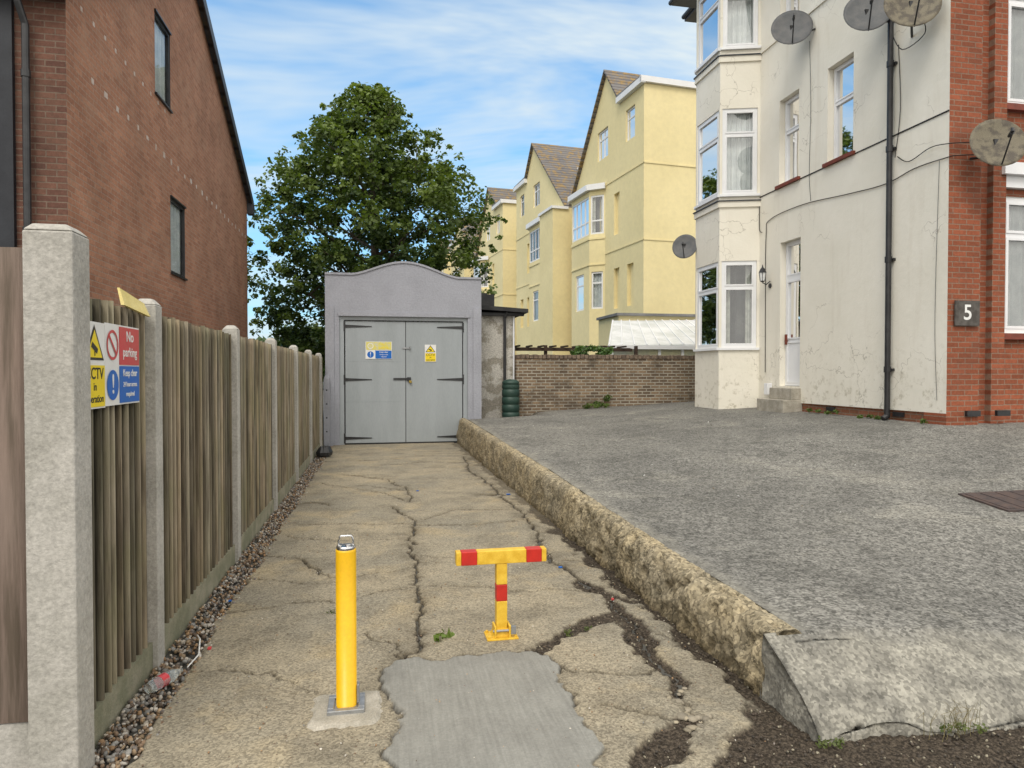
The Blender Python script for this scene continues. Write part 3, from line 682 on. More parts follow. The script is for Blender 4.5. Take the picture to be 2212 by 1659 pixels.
def noparking(par, w, h, faded=False):
    plate(par, 0, w, 0, h, 0, m_sign_white, 'backing', .003)
    dv = w * .38
    if faded:
        plate(par, w * .02, w * .98, h * .52, h * .98, .004, m_sign_fade, 'top_panel')
        disc(par, dv * .5, h * .75, h * .17, .0045, m_sign_white, 'faded_ring', h * .13)
        text('No', h * .17, dv + (w - dv) / 2, h * .84, .0065, m_sign_yel, par); text('parking', h * .17, dv + (w - dv) / 2, h * .65, .0065, m_sign_yel, par)
    else:
        plate(par, dv, w * .985, h * .50, h * .98, .004, m_sign_red, 'red_panel')
        disc(par, dv * .5, h * .74, h * .185, .0045, m_sign_red, 'prohibition_ring', h * .15)
        b = B(); c_ = Vector((dv * .5, h * .74, 0)); u = Vector((.7071, -.7071, 0)) * h * .16; v = Vector((.7071, .7071, 0)) * h * .018
        b.poly([(c_ - u - v) + Vector((0, 0, .0065)), (c_ + u - v) + Vector((0, 0, .0065)), (c_ + u + v) + Vector((0, 0, .0065)), (c_ - u + v) + Vector((0, 0, .0065))])
        obj('prohibition_bar', b, [m_sign_red], par, local=True)
        text('No', h * .19, dv + (w - dv) / 2, h * .86, .0065, m_sign_white, par, sx=1.05); text('parking', h * .17, dv + (w - dv) / 2, h * .66, .0065, m_sign_white, par)
    plate(par, dv if not faded else dv * .98, w * .985, h * .02, h * .485, .004, m_sign_blue, 'blue_panel')
    disc(par, dv * .5, h * .25, h * .185, .0045, m_sign_blue, 'mandatory_disc')
    text('!', h * .33, dv * .5, h * .25, .0065, m_sign_white, par)
    cx = dv + (w - dv) / 2
    text('Keep clear', h * .125, cx, h * .395, .0065, m_sign_white, par, sx=.92); text('24 hour access', h * .088, cx, h * .25, .0065, m_sign_white, par, sx=.92); text('required', h * .088, cx, h * .125, .0065, m_sign_white, par)
R90 = math.radians(90)
s1 = empty('no_parking_sign', (-1.208, 3.335, 1.448), (R90, 0, R90)); noparking(s1, .435, .375)
s2 = empty('cctv_sign', (-1.208, 3.10, 1.443), (R90, 0, R90)); cctv(s2, .232, .375)

# ------------------------------------------------------------------ shed
sh = empty('grey_garage', (.55, 15.4, 0))
b = B(); Y0 = 15.4; O = Vector((-1.17, Y0, 0)); U = Vector((1, 0, 0)); NN = Vector((0, -1, 0))
tp = [(0, 3.74), (.58, 3.74)]
for k in range(1, 24):
    t = k / 24; u = .58 + t * 2.32
    z = 3.74 + .30 * (.5 - .5 * math.cos(2 * math.pi * t)) ** .75 - .02 * t; tp.append((u, z))
tp += [(2.90, 3.715), (3.45, 3.715)]
wall(b, O, U, NN, tp, -.1, [(.30, 3.14, -.1, 2.84)], .14, 0, 0)
for (u0, z0), (u1, z1) in zip(tp, tp[1:]):
    b.hexa([(-1.17 + u0, Y0 - .025, z0 + .001), (-1.17 + u1, Y0 - .025, z1 + .001), (-1.17 + u1, Y0 + .24, z1 + .001), (-1.17 + u0, Y0 + .24, z0 + .001), (-1.17 + u0, Y0 - .025, z0 + .045), (-1.17 + u1, Y0 - .025, z1 + .045), (-1.17 + u1, Y0 + .24, z1 + .045), (-1.17 + u0, Y0 + .24, z0 + .045)], 0)
    b.poly([(-1.17 + u0, Y0 + .22, 3.2), (-1.17 + u1, Y0 + .22, 3.2), (-1.17 + u1, Y0 + .22, z1), (-1.17 + u0, Y0 + .22, z0)], 0)
b.poly([(2.28, Y0, -.1), (2.28, Y0 + 6, -.1), (2.28, Y0 + 6, 3.3), (2.28, Y0 + .22, 3.3), (2.28, Y0 + .22, 3.715), (2.28, Y0, 3.715)], 0)
b.poly([(-1.17, Y0, -.1), (-1.17, Y0 + 6, -.1), (-1.17, Y0 + 6, 3.3), (-1.17, Y0 + .22, 3.3), (-1.17, Y0 + .22, 3.74), (-1.17, Y0, 3.74)], 0)
b.poly([(-1.17, Y0 + 6, 0), (2.28, Y0 + 6, 0), (2.28, Y0 + 6, 3.3), (-1.17, Y0 + 6, 3.3)], 0)
b.poly([(-1.17, Y0 + .22, 3.29), (2.28, Y0 + .22, 3.29), (2.28, Y0 + 6, 3.29), (-1.17, Y0 + 6, 3.29)], 1)
b.box(-.90, 2.03, Y0 - .018, Y0 + .002, 2.842, 2.93, 0)
b.box(-1.168, -.98, Y0 - .03, Y0 - .001, -.05, 3.05, 0); b.box(2.09, 2.278, Y0 - .03, Y0 - .001, -.05, 3.05, 0)
obj('walls', b, [m_grey_paint, m_gutter], sh)
b = B(); yd = Y0 + .07
b.box(-.87, -.77, yd - .02, yd + .05, -.05, 2.84); b.box(1.87, 1.97, yd - .02, yd + .05, -.05, 2.84); b.box(-.77, 1.87, yd - .021, yd + .05, 2.76, 2.841)
b.box(-.745, .566, yd, yd + .045, .03, 2.735); b.box(.582, 1.85, yd + .002, yd + .047, .03, 2.735)
for z in (.95, 1.85): b.box(-.745, .566, yd - .003, yd, z - .004, z + .0, 0)
obj('door_leaves', b, [m_door_grey], sh, .004)
b = B()
for z in (.14, 1.44, 2.62):
    for sx_, xe in ((1, -.75), (-1, 1.855)):
        b.hexa([(xe, yd - .012, z - .035), (xe + sx_ * .58, yd - .012, z - .008), (xe + sx_ * .58, yd - .002, z - .008), (xe, yd - .002, z - .035), (xe, yd - .012, z + .035), (xe + sx_ * .58, yd - .012, z + .008), (xe + sx_ * .58, yd - .002, z + .008), (xe, yd - .002, z + .035)])
        b.box(min(xe - sx_ * .03, xe), max(xe - sx_ * .03, xe), yd - .03, yd - .001, z - .11, z + .11)
b.box(.30, .66, yd - .018, yd - .003, 1.43, 1.475); b.box(-.75, 1.86, yd - .024, yd - .0215, 2.745, 2.758)
b.box(.60, .69, yd - .035, yd - .018, 1.41, 1.49); b.box(.566, .582, yd + .01, yd + .03, .03, 2.735); b.box(-.75, 1.86, yd + .015, yd + .03, -.03, .03)
obj('black_hinges', b, [m_black], sh)
b = B(); b.box(.645, .705, yd - .055, yd - .03, 1.36, 1.415); obj('padlock', b, [M('brass', (.45, .32, .08), None, 9, .3, metal=.9)], sh, .006)
b = B(); b.box(.50, .66, yd - .02, yd - .004, 2.13, 2.16); b.tube([(.67, yd - .03, 2.10), (.67, yd - .03, 2.19)], .012); obj('latch', b, [m_steel], sh)
s3 = empty('no_parking_sign', (-.31, yd - .006, 1.90), (R90, 0, 0)); noparking(s3, .58, .385, True)
s4 = empty('cctv_sign', (1.00, yd - .005, 1.84), (R90, 0, 0)); cctv(s4, .255, .385)
b = B(); b.box(-1.19, -1.07, 15.22, 15.34, -.05, 1.46)
b.hexa([(-1.19, 15.22, 1.461), (-1.07, 15.22, 1.461), (-1.07, 15.34, 1.461), (-1.19, 15.34, 1.461), (-1.16, 15.24, 1.54), (-1.10, 15.24, 1.54), (-1.10, 15.32, 1.54), (-1.16, 15.32, 1.54)])
for z in (.3, .6, .9, 1.2): b.box(-1.145, -1.115, 15.216, 15.219, z, z + .03, 1)
obj('concrete_stub_post', b, [m_grey_paint, m_black], None, .004)
le = empty('pebbledash_outhouse', (2.75, 16.6, 0))
b = B(); b.box(2.29, 3.22, 16.2, 20, .2, 3.02, 0); obj('walls', b, [m_pebble], le)
b = B(); b.hexa([(2.29, 16.0, 3.10), (3.50, 15.95, 3.03), (3.5, 20.2, 3.03), (2.29, 20.2, 3.10), (2.29, 16.0, 3.2), (3.50, 15.95, 3.12), (3.5, 20.2, 3.12), (2.29, 20.2, 3.2)])
b.box(2.29, 3.42, 16.06, 16.19, 2.96, 3.029); b.box(2.35, 2.6, 16.6, 17.2, 3.2, 3.55); b.box(2.3, 2.75, 16.4, 16.5, 3.2, 3.5)
b.tube([(2.95, 16.1, .4), (2.95, 16.1, 2.95)], .035); b.tube([(2.95, 16.1, 2.9), (3.0, 16.02, 3.03)], .035)
obj('felt_roof_and_pipe', b, [m_roof_felt], le)
b = B(); b.tube([(3.18, 16.15, .4), (3.18, 16.15, 2.95)], .02); obj('white_pipe', b, [m_upvc], le)
pr = [(.16, .42), (.175, .46), (.185, .5)]
for z in (.62, .78, .94, 1.10): pr += [(.195, z - .05), (.195, z), (.183, z + .01), (.183, z + .03), (.195, z + .04)]
pr += [(.19, 1.2), (.18, 1.23), (.19, 1.235), (.19, 1.27), (.14, 1.31), (.05, 1.33)]
pr = [(r * 1.08, .42 + (z - .42) * 1.12) for r, z in pr]
b = B(); b.lathe(3.03, 15.75, pr, 28); obj('water_butt', b, [m_green_butt], None, smooth=True)

# ------------------------------------------------------------------ old brick garden wall
bw = empty('brick_garden_wall', (5, 16.1, 0))
b = B(); b.box(3.22, 7.85, 16.0, 16.22, .3, 1.93); obj('wall_face', b, [m_brick_old], bw)
b = B(); x = 3.22
while x < 7.84: b.box(x + .004, x + .098, 15.975 + random.uniform(0, .01), 16.245, 1.932 + random.uniform(0, .003), 2.03 + random.uniform(-.012, .008)); x += .106
obj('brick_on_edge_coping', b, [M('old_brick_coping', (.24, .18, .13), (.12, .09, .07), 9, .95, .5, 40, fine=.3)], bw, .008)
b = B()
for x in (3.5, 4.4, 6.1, 7.0): b.box(x, x + .08, 18.0, 18.08, 0, 2.34)
b.box(3.2, 6.9, 17.95, 17.99, 2.18, 2.26); b.box(3.2, 6.9, 18.09, 18.12, 2.2, 2.28)
x = 3.3
while x < 6.9: b.box(x, x + .04, 17.7, 18.4, 2.285, 2.33); x += .33
obj('timber_pergola', b, [m_dark_wood])
co = empty('lean_to_conservatory', (9.5, 22, 0))
b = B(); b.hexa([(7.1, 20.6, 2.40), (14, 20.6, 2.55), (14, 24.5, 3.62), (8.6, 24.5, 3.5), (7.1, 20.6, 2.45), (14, 20.6, 2.6), (14, 24.5, 3.67), (8.6, 24.5, 3.55)])
obj('ribbed_roof', b, [m_polyc], co)
b = B(); x = 7.15
while x < 13.9:
    b.tube([(x, 20.58, 2.47 + (x - 7) * .018), (x + 1.5 * (1 - (x - 7.1) / 6.9), 24.5, 3.57 + (x - 7) * .014)], .025, 5); x += .42
b.box(7.1, 14, 20.5, 20.6, 2.34, 2.46)
for x in (7.2, 8.0, 8.8, 9.6, 10.4): b.box(x, x + .09, 20.60, 20.655, .5, 2.33)
obj('white_bars', b, [m_yellow_win], co)
b = B(); b.poly([(7.22, 20.66, .5), (14, 20.66, .5), (14, 20.66, 2.42), (7.22, 20.66, 2.42)]); b.poly([(7.22, 20.7, .5), (8.6, 24.5, .5), (8.6, 24.5, 3.4), (7.22, 20.7, 2.42)])
obj('panels', b, [M('cream_panel', (.62, .58, .36), (.45, .47, .40), 1, .4)], co)
b = B(); b.box(8.9, 16, 24.6, 27, 0, 3.75, 0); b.box(8.8, 16, 24.5, 27, 3.751, 3.85, 1); obj('flat_roof_extension', b, [m_yellow_wall, m_flat_roof])

# ------------------------------------------------------------------ bollard and parking post
bo = empty('yellow_bollard', (-.16, 3.30, 0))
b = B(); pr = [(.0475, .0), (.0475, .755), (.0465, .765)]; b.lathe(-.16, 3.30, pr, 40); obj('tube', b, [m_bollard], bo, smooth=False).data.polygons.foreach_set('use_smooth', [len(f) == 4 for f in b.f])
b = B(); b.lathe(-.16, 3.30, [(.0445, .764), (.0445, .775), (.041, .781), (.02, .783)], 36); b.lathe(-.148, 3.286, [(.014, .782), (.014, .788), (.010, .790)], 16)
b.box(-.195, -.18, 3.28, 3.32, .783, .787)
obj('cap', b, [m_chrome], bo, .001)
b = B(); pts = []
for k in range(13):
    t = math.pi * k / 12; pts.append((-.16 - .034 * math.cos(t), 3.305, .79 + .035 * min(1, 1.6 * math.sin(t))))
b.tube([(-.194, 3.305, .775)] + pts + [(-.126, 3.305, .775)], .0045, 8); obj('handle', b, [m_chrome], bo, smooth=True)
b = B(); X0, Yc = -.16, 3.30
for (x0, x1, y0, y1) in ((-.085, .085, -.085, -.055), (-.085, .085, .055, .085), (-.085, -.055, -.055, .055), (.055, .085, -.055, .055)): b.box(X0 + x0, X0 + x1, Yc + y0, Yc + y1, .0, .034)
b.box(X0 + .048, X0 + .060, Yc - .02, Yc + .02, .034, .12)
b.box(X0 - .084, X0 + .084, Yc - .084, Yc + .084, .0, .022)
obj('ground_socket', b, [m_steel], bo, .003)
b = B()
pts = []
for k in range(48):
    t = 2 * math.pi * k / 48; c_, s_ = math.cos(t), math.sin(t); q = .175 / max(abs(c_), abs(s_)); q = min(q, .225) * random.uniform(.93, 1.05)
    pts.append((X0 + q * c_ , Yc - .01 + q * s_))
for k in range(48):
    a, c = pts[k], pts[(k + 1) % 48]; b.poly([(X0, Yc, .018), (X0 + (a[0] - X0) * .85, Yc + (a[1] - Yc) * .85, .014), (X0 + (c[0] - X0) * .85, Yc + (c[1] - Yc) * .85, .014)])
    b.poly([(X0 + (a[0] - X0) * .85, Yc + (a[1] - Yc) * .85, .014), (a[0], a[1], -.01), (c[0], c[1], -.01), (X0 + (c[0] - X0) * .85, Yc + (c[1] - Yc) * .85, .014)])
obj('concrete_pad', b, [m_pad], bo)
tpst = empty('parking_barrier_post', (.716, 4.03, 0)); px, py = .716, 4.03
b = B()
b.box(px - .033, px + .033, py - .03, py + .03, .045, .225, 0); b.box(px - .0335, px + .0335, py - .0305, py + .0305, .2255, .325, 1); b.box(px - .033, px + .033, py - .03, py + .03, .3255, .452, 0)
for u0, u1, mi in ((-.275, -.245, 0), (-.2448, -.15, 1), (-.1498, .15, 0), (.1502, .245, 1), (.2452, .275, 0)):
    e = .0006 if mi else 0; b.box(px + u0, px + u1, py - .034 - e, py + .034 + e, .4525 - e, .532 + e, mi)
obj('t_bar', b, [m_yel2, m_red], tpst, .004)
b = B(); b.box(px - .095, px + .095, py - .07, py + .07, .004, .014)
b.hexa([(px - .06, py - .045, .014), (px + .06, py - .045, .014), (px + .06, py + .045, .014), (px - .06, py + .045, .014), (px - .04, py - .038, .06), (px + .04, py - .038, .06), (px + .04, py + .038, .06), (px - .04, py + .038, .06)])
b.box(px - .05, px - .038, py - .06, py + .03, .014, .085); b.box(px + .038, px + .05, py - .06, py + .03, .014, .085)
for dx in (-.08, .08):
    for dy in (-.05, .05): b.tube([(px + dx, py + dy, .012), (px + dx, py + dy, .026)], .010, 6)
obj('base_plate', b, [m_yel2], tpst, .002)
b = B(); b.tube([(px - .058, py - .05, .055), (px + .058, py - .05, .055)], .007); b.box(px + .05, px + .08, py - .065, py - .045, .035, .08); obj('lock_pin', b, [m_steel], tpst)

# ------------------------------------------------------------------ cream house (right)
ho = empty('cream_rendered_house', (11, 12, 0))
bwall, bfr, bgl, bcu, bdk = B(), B(), B(), B(), B()
XW = 7.8; O = Vector((XW, 8.2, 0)); U = Vector((0, 1, 0)); NW = Vector((-1, 0, 0))
def u_(y): return y - 8.2
holes = [(u_(11.68), u_(12.32), 5.30, 6.97), (u_(10.17), u_(10.84), 5.30, 6.97), (u_(11.60), u_(12.26), 1.33, 4.16), (u_(11.68), u_(12.32), 8.35, 9.9), (u_(10.17), u_(10.84), 8.35, 9.9)]
wall(bwall, O, U, NW, [(0, 10.3), (7.4, 10.3)], 1.02, holes, .2, 0, 0)
for h in holes:
    if h[2] > 2:
        win(bfr, bgl, bcu, O, U, NW, h[0] + .005, h[1] - .005, h[2] + .005, h[3] - .005, -.12, .05, (), (.62,), 'net')
        bdk.obox(O, U, NW, h[0] - .06, h[1] + .06, -.05, .06, h[2] - .06, h[2] - .001)
h = holes[2]; a, c = h[0] + .005, h[1] - .005
win(bfr, bgl, bcu, O, U, NW, a, c, 3.45, h[3] - .005, -.12, .055, (), (), 'net')
win(bfr, bgl, bcu, O, U, NW, a, c, 1.34, 3.449, -.12, .06, (), (.42,), 'net')
bfr.obox(O, U, NW, a + .06, c - .06, -.16, -.128, 1.42, 2.18)
bdk.obox(O, U, NW, c - .08, c - .05, -.12, -.07, 2.15, 2.35)
bay = [(7.8, 13.02), (7.02, 13.26), (7.02, 14.36), (7.8, 14.95)]
lv = [(2.12, 3.94), (5.33, 7.12), (8.38, 9.9)]
for i in range(3):
    p0 = Vector((*bay[i], 0)); p1 = Vector((*bay[i + 1], 0)); Uv = (p1 - p0); Ln = Uv.length; Uv.normalize()
    Nv = Vector((-Uv.y, Uv.x, 0))
    if i == 0 and Nv.y > 0: Nv = -Nv
    if i == 1 and Nv.x > 0: Nv = -Nv
    if i == 2 and Nv.x > 0: Nv = -Nv
    hs = [(.05, Ln - .05, z0, z1) for z0, z1 in lv]
    wall(bwall, p0, Uv, Nv, [(0, 10.2), (Ln, 10.2)], .6, hs, .12, 0, 0)
    for j, hh in enumerate(hs):
        win(bfr, bgl, bcu, p0, Uv, Nv, hh[0] + .003, hh[1] - .003, hh[2], hh[3], -.02, .065, (), (.70,) if i == 0 else (.68,), 'drape' if j < 1 else 'net')
        bfr.obox(p0, Uv, Nv, .0, Ln, .0, .05, hh[2] - .05, hh[2] - .001)
    for z in (5.20, 8.22):
        bwall.obox(p0, Uv, Nv, -.02, Ln + .02, .0, .06, z - .02, z, 1)
        bwall.obox(p0, Uv, Nv, -.01, Ln + .01, .0, .035, z - .14, z - .021, 0)
bwall.obox(O, U, NW, 0, u_(13.0), .002, .012, 5.240, 5.258, 2)
bwall.obox(O, U, NW, 0, u_(13.0), .0, .03, 8.2, 8.26, 0)
bwall.poly([(7.8, 15.6, .6), (14, 15.6, .6), (14, 15.6, 10.3), (7.8, 15.6, 10.3)], 0)
bwall.poly([(7.83, 8.2, .5), (7.83, 13, .5), (7.83, 13, 1.02), (7.83, 8.2, 1.02)], 3)
bwall.poly([(7.8, 8.2, 1.02), (7.8, 13, 1.02), (7.83, 13, 1.02), (7.83, 8.2, 1.02)], 0)
bwall.poly([(16, 8.5, .5), (16, 15.6, .5), (16, 15.6, 10.3), (16, 8.5, 10.3)], 0)
OF = Vector((7.801, 8.2, 0)); UF = Vector((1, 0, 0)); NF = Vector((0, -1, 0))
bwall.obox(OF, UF, NF, 0, .53, -.4, 0, .5, 10.3, 4)
fh = [(1.14, 2.2, 2.17, 4.17), (2.26, 3.4, 2.17, 4.17), (1.14, 2.2, 5.49, 7.6), (2.26, 3.4, 5.49, 7.6), (5, 6, 2.17, 4.17), (5, 6, 5.49, 7.6)]
OF2 = Vector((7.8, 8.42, 0)); wall(bwall, OF2, UF, NF, [(.5, 10.3), (8.2, 10.3)], .5, fh, .12, 4, 0)
for hh in fh:
    win(bfr, bgl, bcu, OF2, UF, NF, hh[0], hh[1], hh[2], hh[3], -.02, .08, (), (.72,), 'net')
    bdk.obox(OF2, UF, NF, hh[0] - .05, hh[1] + .03, 0, .09, hh[2] - .09, hh[2] - .001)
bwall.obox(OF2, UF, NF, 1.0, 8.2, 0, .16, 4.45, 4.62, 5); bwall.obox(OF2, UF, NF, 1.05, 8.2, 0, .08, 4.28, 4.449, 5)
bwall.obox(OF2, UF, NF, .86, 1.08, 0, .10, .5, 10.2, 4)
obj('walls', bwall, [m_cream, m_gutter, m_cable, m_brick_red_s, m_brick_red, m_upvc], ho)
obj('window_frames', bfr, [m_upvc], ho); obj('window_glass', bgl, [m_glass], ho); obj('curtains', bcu, CURT, ho); obj('sills', bdk, [m_terracotta], ho)
b = B(); b.box(7.45, 16.3, 7.8, 15.9, 10.30, 10.42, 0); b.box(6.75, 7.9, 12.8, 15.1, 10.2, 10.299, 0)
b.tube([(6.72, 12.75, 10.25), (6.72, 15.1, 10.25)], .055); b.tube([(7.42, 7.8, 10.4), (7.42, 15.9, 10.4)], .055)
b.poly([(7.45, 7.8, 10.42), (16.3, 7.8, 10.42), (13, 11.8, 13.5), (10.8, 11.8, 13.5)], 1); b.poly([(7.45, 15.9, 10.42), (16.3, 15.9, 10.42), (13, 11.8, 13.5), (10.8, 11.8, 13.5)], 1)
b.poly([(7.45, 7.8, 10.42), (7.45, 15.9, 10.42), (10.8, 11.8, 13.5)], 1); b.poly([(16.3, 7.8, 10.42), (16.3, 15.9, 10.42), (13, 11.8, 13.5)], 1)
obj('roof', b, [m_gutter, m_slates], ho)
b = B(); yp = 9.25
b.tube([(7.73, yp, .9), (7.73, yp, 10.2)], .042, 14)
for z in (1.6, 3.3, 5.0, 6.3, 8): b.tube([(7.73, yp, z), (7.73, yp, z + .09)], .053, 14); b.box(7.76, 7.8, yp - .07, yp + .07, z + .02, z + .06)
b.tube([(7.73, yp, .92), (7.66, yp, .88)], .045, 12)
obj('downpipe', b, [m_black], ho, smooth=False)
def cable(pts, r=.006, par=ho, name='cable'):
    P_ = [Vector(p) for p in pts]; out = []
    for i in range(len(P_) - 1):
        p0 = P_[max(0, i - 1)]; p1 = P_[i]; p2 = P_[i + 1]; p3 = P_[min(len(P_) - 1, i + 2)]
        for k in range(6):
            t = k / 6; out.append(.5 * ((2 * p1) + (p2 - p0) * t + (2 * p0 - 5 * p1 + 4 * p2 - p3) * t * t + (3 * p1 - p0 - 3 * p2 + p3) * t ** 3))
    out.append(P_[-1]); b = B(); b.tube(out, r, 6); obj(name, b, [m_cable], par)
cable([(7.785, 12.75, 1.6), (7.785, 12.76, 3.0), (7.785, 12.75, 4.4), (7.785, 12.6, 4.70), (7.785, 11.5, 4.74), (7.785, 10.3, 4.62), (7.785, 9.4, 4.55), (7.785, 8.8, 4.62), (7.785, 8.21, 4.60), (7.85, 8.12, 4.6), (8.1, 8.1, 4.62)], .007)
cable([(7.785, 13.0, 5.15), (7.785, 13.0, 4.6), (7.785, 12.9, 4.5)], .007)
cable([(7.785, 9.15, 4.9), (7.77, 8.9, 4.75), (7.76, 8.5, 4.82), (7.76, 8.19, 4.78), (8.1, 8.12, 4.8)], .007)
cable([(7.785, 11.35, 7.7), (7.785, 11.3, 6.5), (7.785, 11.33, 5.3), (7.785, 11.28, 4.75)], .004)
cable([(7.785, 8.35, 1.2), (7.785, 8.4, 2.4), (7.785, 8.35, 4.6)], .003)
cable([(7.785, 9.32, 6.9), (7.72, 9.0, 6.45), (7.75, 8.6, 6.5), (7.6, 8.5, 6.7)], .007)
cable([(7.785, 9.2, 4.9), (7.785, 9.1, 5.6), (7.785, 9.15, 6.6)], .005)
b = B(); b.box(7.42, 7.83, 11.55, 12.45, .6, 1.08); b.box(7.60, 7.83, 11.56, 12.30, 1.081, 1.30); obj('steps', b, [m_pad], ho, .01)
b = B(); b.box(7.68, 7.79, 12.50, 12.62, 1.15, 1.38); obj('meter_box', b, [m_upvc], ho, .005)
la = empty('wall_lantern', (7.62, 12.60, 3.5))
b = B(); b.tube([(7.79, 12.6, 3.45), (7.70, 12.6, 3.38), (7.62, 12.6, 3.42)], .012, 8); b.tube([(7.795, 12.6, 3.36), (7.78, 12.6, 3.36)], .05, 12)
b.lathe(7.62, 12.6, [(.03, 3.43), (.05, 3.45)], 6); b.lathe(7.62, 12.6, [(.085, 3.62), (.05, 3.69), (.015, 3.73), (.008, 3.78)], 6)
for k in range(6): t = 2 * math.pi * k / 6; b.tube([(7.62 + .05 * math.cos(t), 12.6 + .05 * math.sin(t), 3.45), (7.62 + .075 * math.cos(t), 12.6 + .075 * math.sin(t), 3.62)], .006, 5)
obj('frame', b, [m_black], la)
b = B(); b.lathe(7.62, 12.6, [(.045, 3.455), (.07, 3.615)], 6); obj('glass', b, [m_net], la)
nu = empty('house_number_sign', (8.085, 8.17, 2.43), (R90, 0, 0))
plate(nu, -.20, .20, -.175, .175, 0, m_slate5, 'plaque', .02); text('5', .30, 0, 0, .022, m_sign_white, nu)
b = B()
for x in (8.1, 8.6): b.box(x, x + .22, 8.15, 8.195, .98, 1.06)
for y in (9.0, 10.6): b.box(7.80, 7.826, y, y + .22, .92, .99)
obj('air_bricks', b, [m_black], ho)

def dish(name, c, nrm, r, mat, root):
    e = empty(name, c); b = B(); c = Vector(c); n = Vector(nrm).normalized()
    x = n.cross(Vector((0, 0, 1))).normalized(); y = x.cross(n)
    R, K = 7, 32
    for side in (0, 1):
        off = len(b.v)
        for i in range(R + 1):
            q = r * i / R
            for k in range(K):
                t = 2 * math.pi * k / K; p = c + x * q * math.cos(t) + y * q * 1.05 * math.sin(t) + n * (.16 * q * q / r - side * .006); b.v.append(tuple(p))
        for i in range(R):
            for k in range(K):
                k2 = (k + 1) % K; b.f.append((off + i * K + k, off + i * K + k2, off + (i + 1) * K + k2, off + (i + 1) * K + k)); b.m.append(0)
    off2 = len(b.v) // 2
    for k in range(K):
        k2 = (k + 1) % K; b.f.append((R * K + k, R * K + k2, off2 + R * K + k2, off2 + R * K + k)); b.m.append(0)
    obj('reflector', b, [mat], e, smooth=True)
    b = B(); f = c + n * r * 1.15 - y * r * .25; low = c - y * r * 1.0 + n * r * .1
    b.tube([tuple(c - n * .04 - y * r * .2), tuple(low), tuple(f)], .011, 6); b.tube([tuple(f - n * .02), tuple(f - n * .1)], [.03, .02], 10)
    b.tube([tuple(f), tuple(f + y * .05)], .02, 8)
    b.box(c.x - n.x * .05 - .04, c.x - n.x * .05 + .04, c.y - n.y * .05 - .04, c.y - n.y * .05 + .04, c.z - .08, c.z + .08)
    rt = Vector(root); b.tube([tuple(c - n * .05), (rt.x * .5 + c.x * .5, rt.y * .5 + c.y * .5, c.z - .12), tuple(rt)], .018, 8)
    obj('arm', b, [m_black], e)
dish('satellite_dish', (7.45, 11.40, 7.9), (-.45, -.85, .30), .36, m_dish, (7.8, 11.2, 7.85))
dish('satellite_dish', (7.40, 9.36, 7.13), (-.45, -.85, .30), .34, m_dish, (7.8, 9.25, 7.0))
dish('satellite_dish', (7.40, 8.46, 6.78), (-.40, -.85, .26), .37, m_dish2, (7.8, 8.9, 6.6))
dish('satellite_dish', (8.20, 7.84, 4.68), (-.35, -.90, .30), .35, m_dish2, (8.15, 8.2, 4.6))
dish('satellite_dish', (6.83, 14.5, 4.45), (-.55, -.80, .25), .28, m_dish, (7.15, 14.55, 4.4))
b = B(); b.box(8.36, 8.42, 8.3, 8.41, 4.4, 5.5); obj('cable_duct', b, [m_black], ho)

# ------------------------------------------------------------------ left brick house
lh = empty('brown_brick_house', (-8, 14, 0))
b, f, g, cu = B(), B(), B(), B()
O = Vector((-3.6, 8.9, 0)); U = Vector((0, 1, 0)); NN = Vector((1, 0, 0))
hl = [(12.92 - 8.9, 13.82 - 8.9, 3.36, 4.68), (12.14 - 8.9, 12.98 - 8.9, 6.19, 7.52)]
wall(b, O, U, NN, [(0, 6.35), (5.55, 9.32), (11.1, 6.38)], -.05, hl, .1, 0, 3)
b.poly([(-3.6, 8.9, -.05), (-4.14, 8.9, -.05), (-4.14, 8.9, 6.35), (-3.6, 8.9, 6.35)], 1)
b.poly([(-3.6, 20, -.05), (-12, 20, -.05), (-12, 20, 6.35), (-3.6, 20, 6.35)], 0)
b.box(-12, -4.14, 8.84, 9.0, -.05, 6.3, 2)
for hh in hl: win(f, g, cu, O, U, NN, hh[0], hh[1], hh[2], hh[3], -.01, .045, (), (), 'net', False, .075); f.obox(O, U, NN, hh[0] - .02, hh[1] + .02, 0, .04, hh[2] - .03, hh[2] - .001)  # pale net added behind the glass, standing in for the white sky reflection
f.obox(O, U, NN, hl[0][0] - .01, hl[0][1] + .01, 0, .03, hl[0][3] + .001, hl[0][3] + .03)
f.obox(O, U, NN, hl[1][0] - .01, hl[1][1] + .01, 0, .03, hl[1][3] + .001, hl[1][3] + .03)
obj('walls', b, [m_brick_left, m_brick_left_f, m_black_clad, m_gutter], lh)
obj('window_frames', f, [m_black], lh); obj('window_glass', g, [m_glass2], lh); obj('interiors_pale_reflection', cu, CURT, lh)
b = B(); xo = -3.48
def slab(y0, z0, y1, z1, t, x0, x1, m):
    b.hexa([(x0, y0, z0), (x1, y0, z0), (x1, y1, z1), (x0, y1, z1), (x0, y0, z0 + t), (x1, y0, z0 + t), (x1, y1, z1 + t), (x0, y1, z1 + t)], m)
slab(8.7, 6.25, 14.45, 9.325, .14, -12, xo, 1); slab(20.2, 6.28, 14.451, 9.325, .14, -12, xo, 1)
slab(8.7, 6.13, 14.45, 9.21, .23, xo, xo + .03, 0); slab(20.2, 6.15, 14.451, 9.20, .24, xo, xo + .03, 0)
b.box(-12, -3.5, 8.62, 8.84, 5.96, 6.24, 0); b.box(-12, -3.48, 8.56, 8.68, 6.10, 6.28, 0)
b.box(-3.6, -3.44, 20.0, 20.25, 6.0, 6.3, 0)
obj('roof', b, [m_gutter, m_slates], lh)
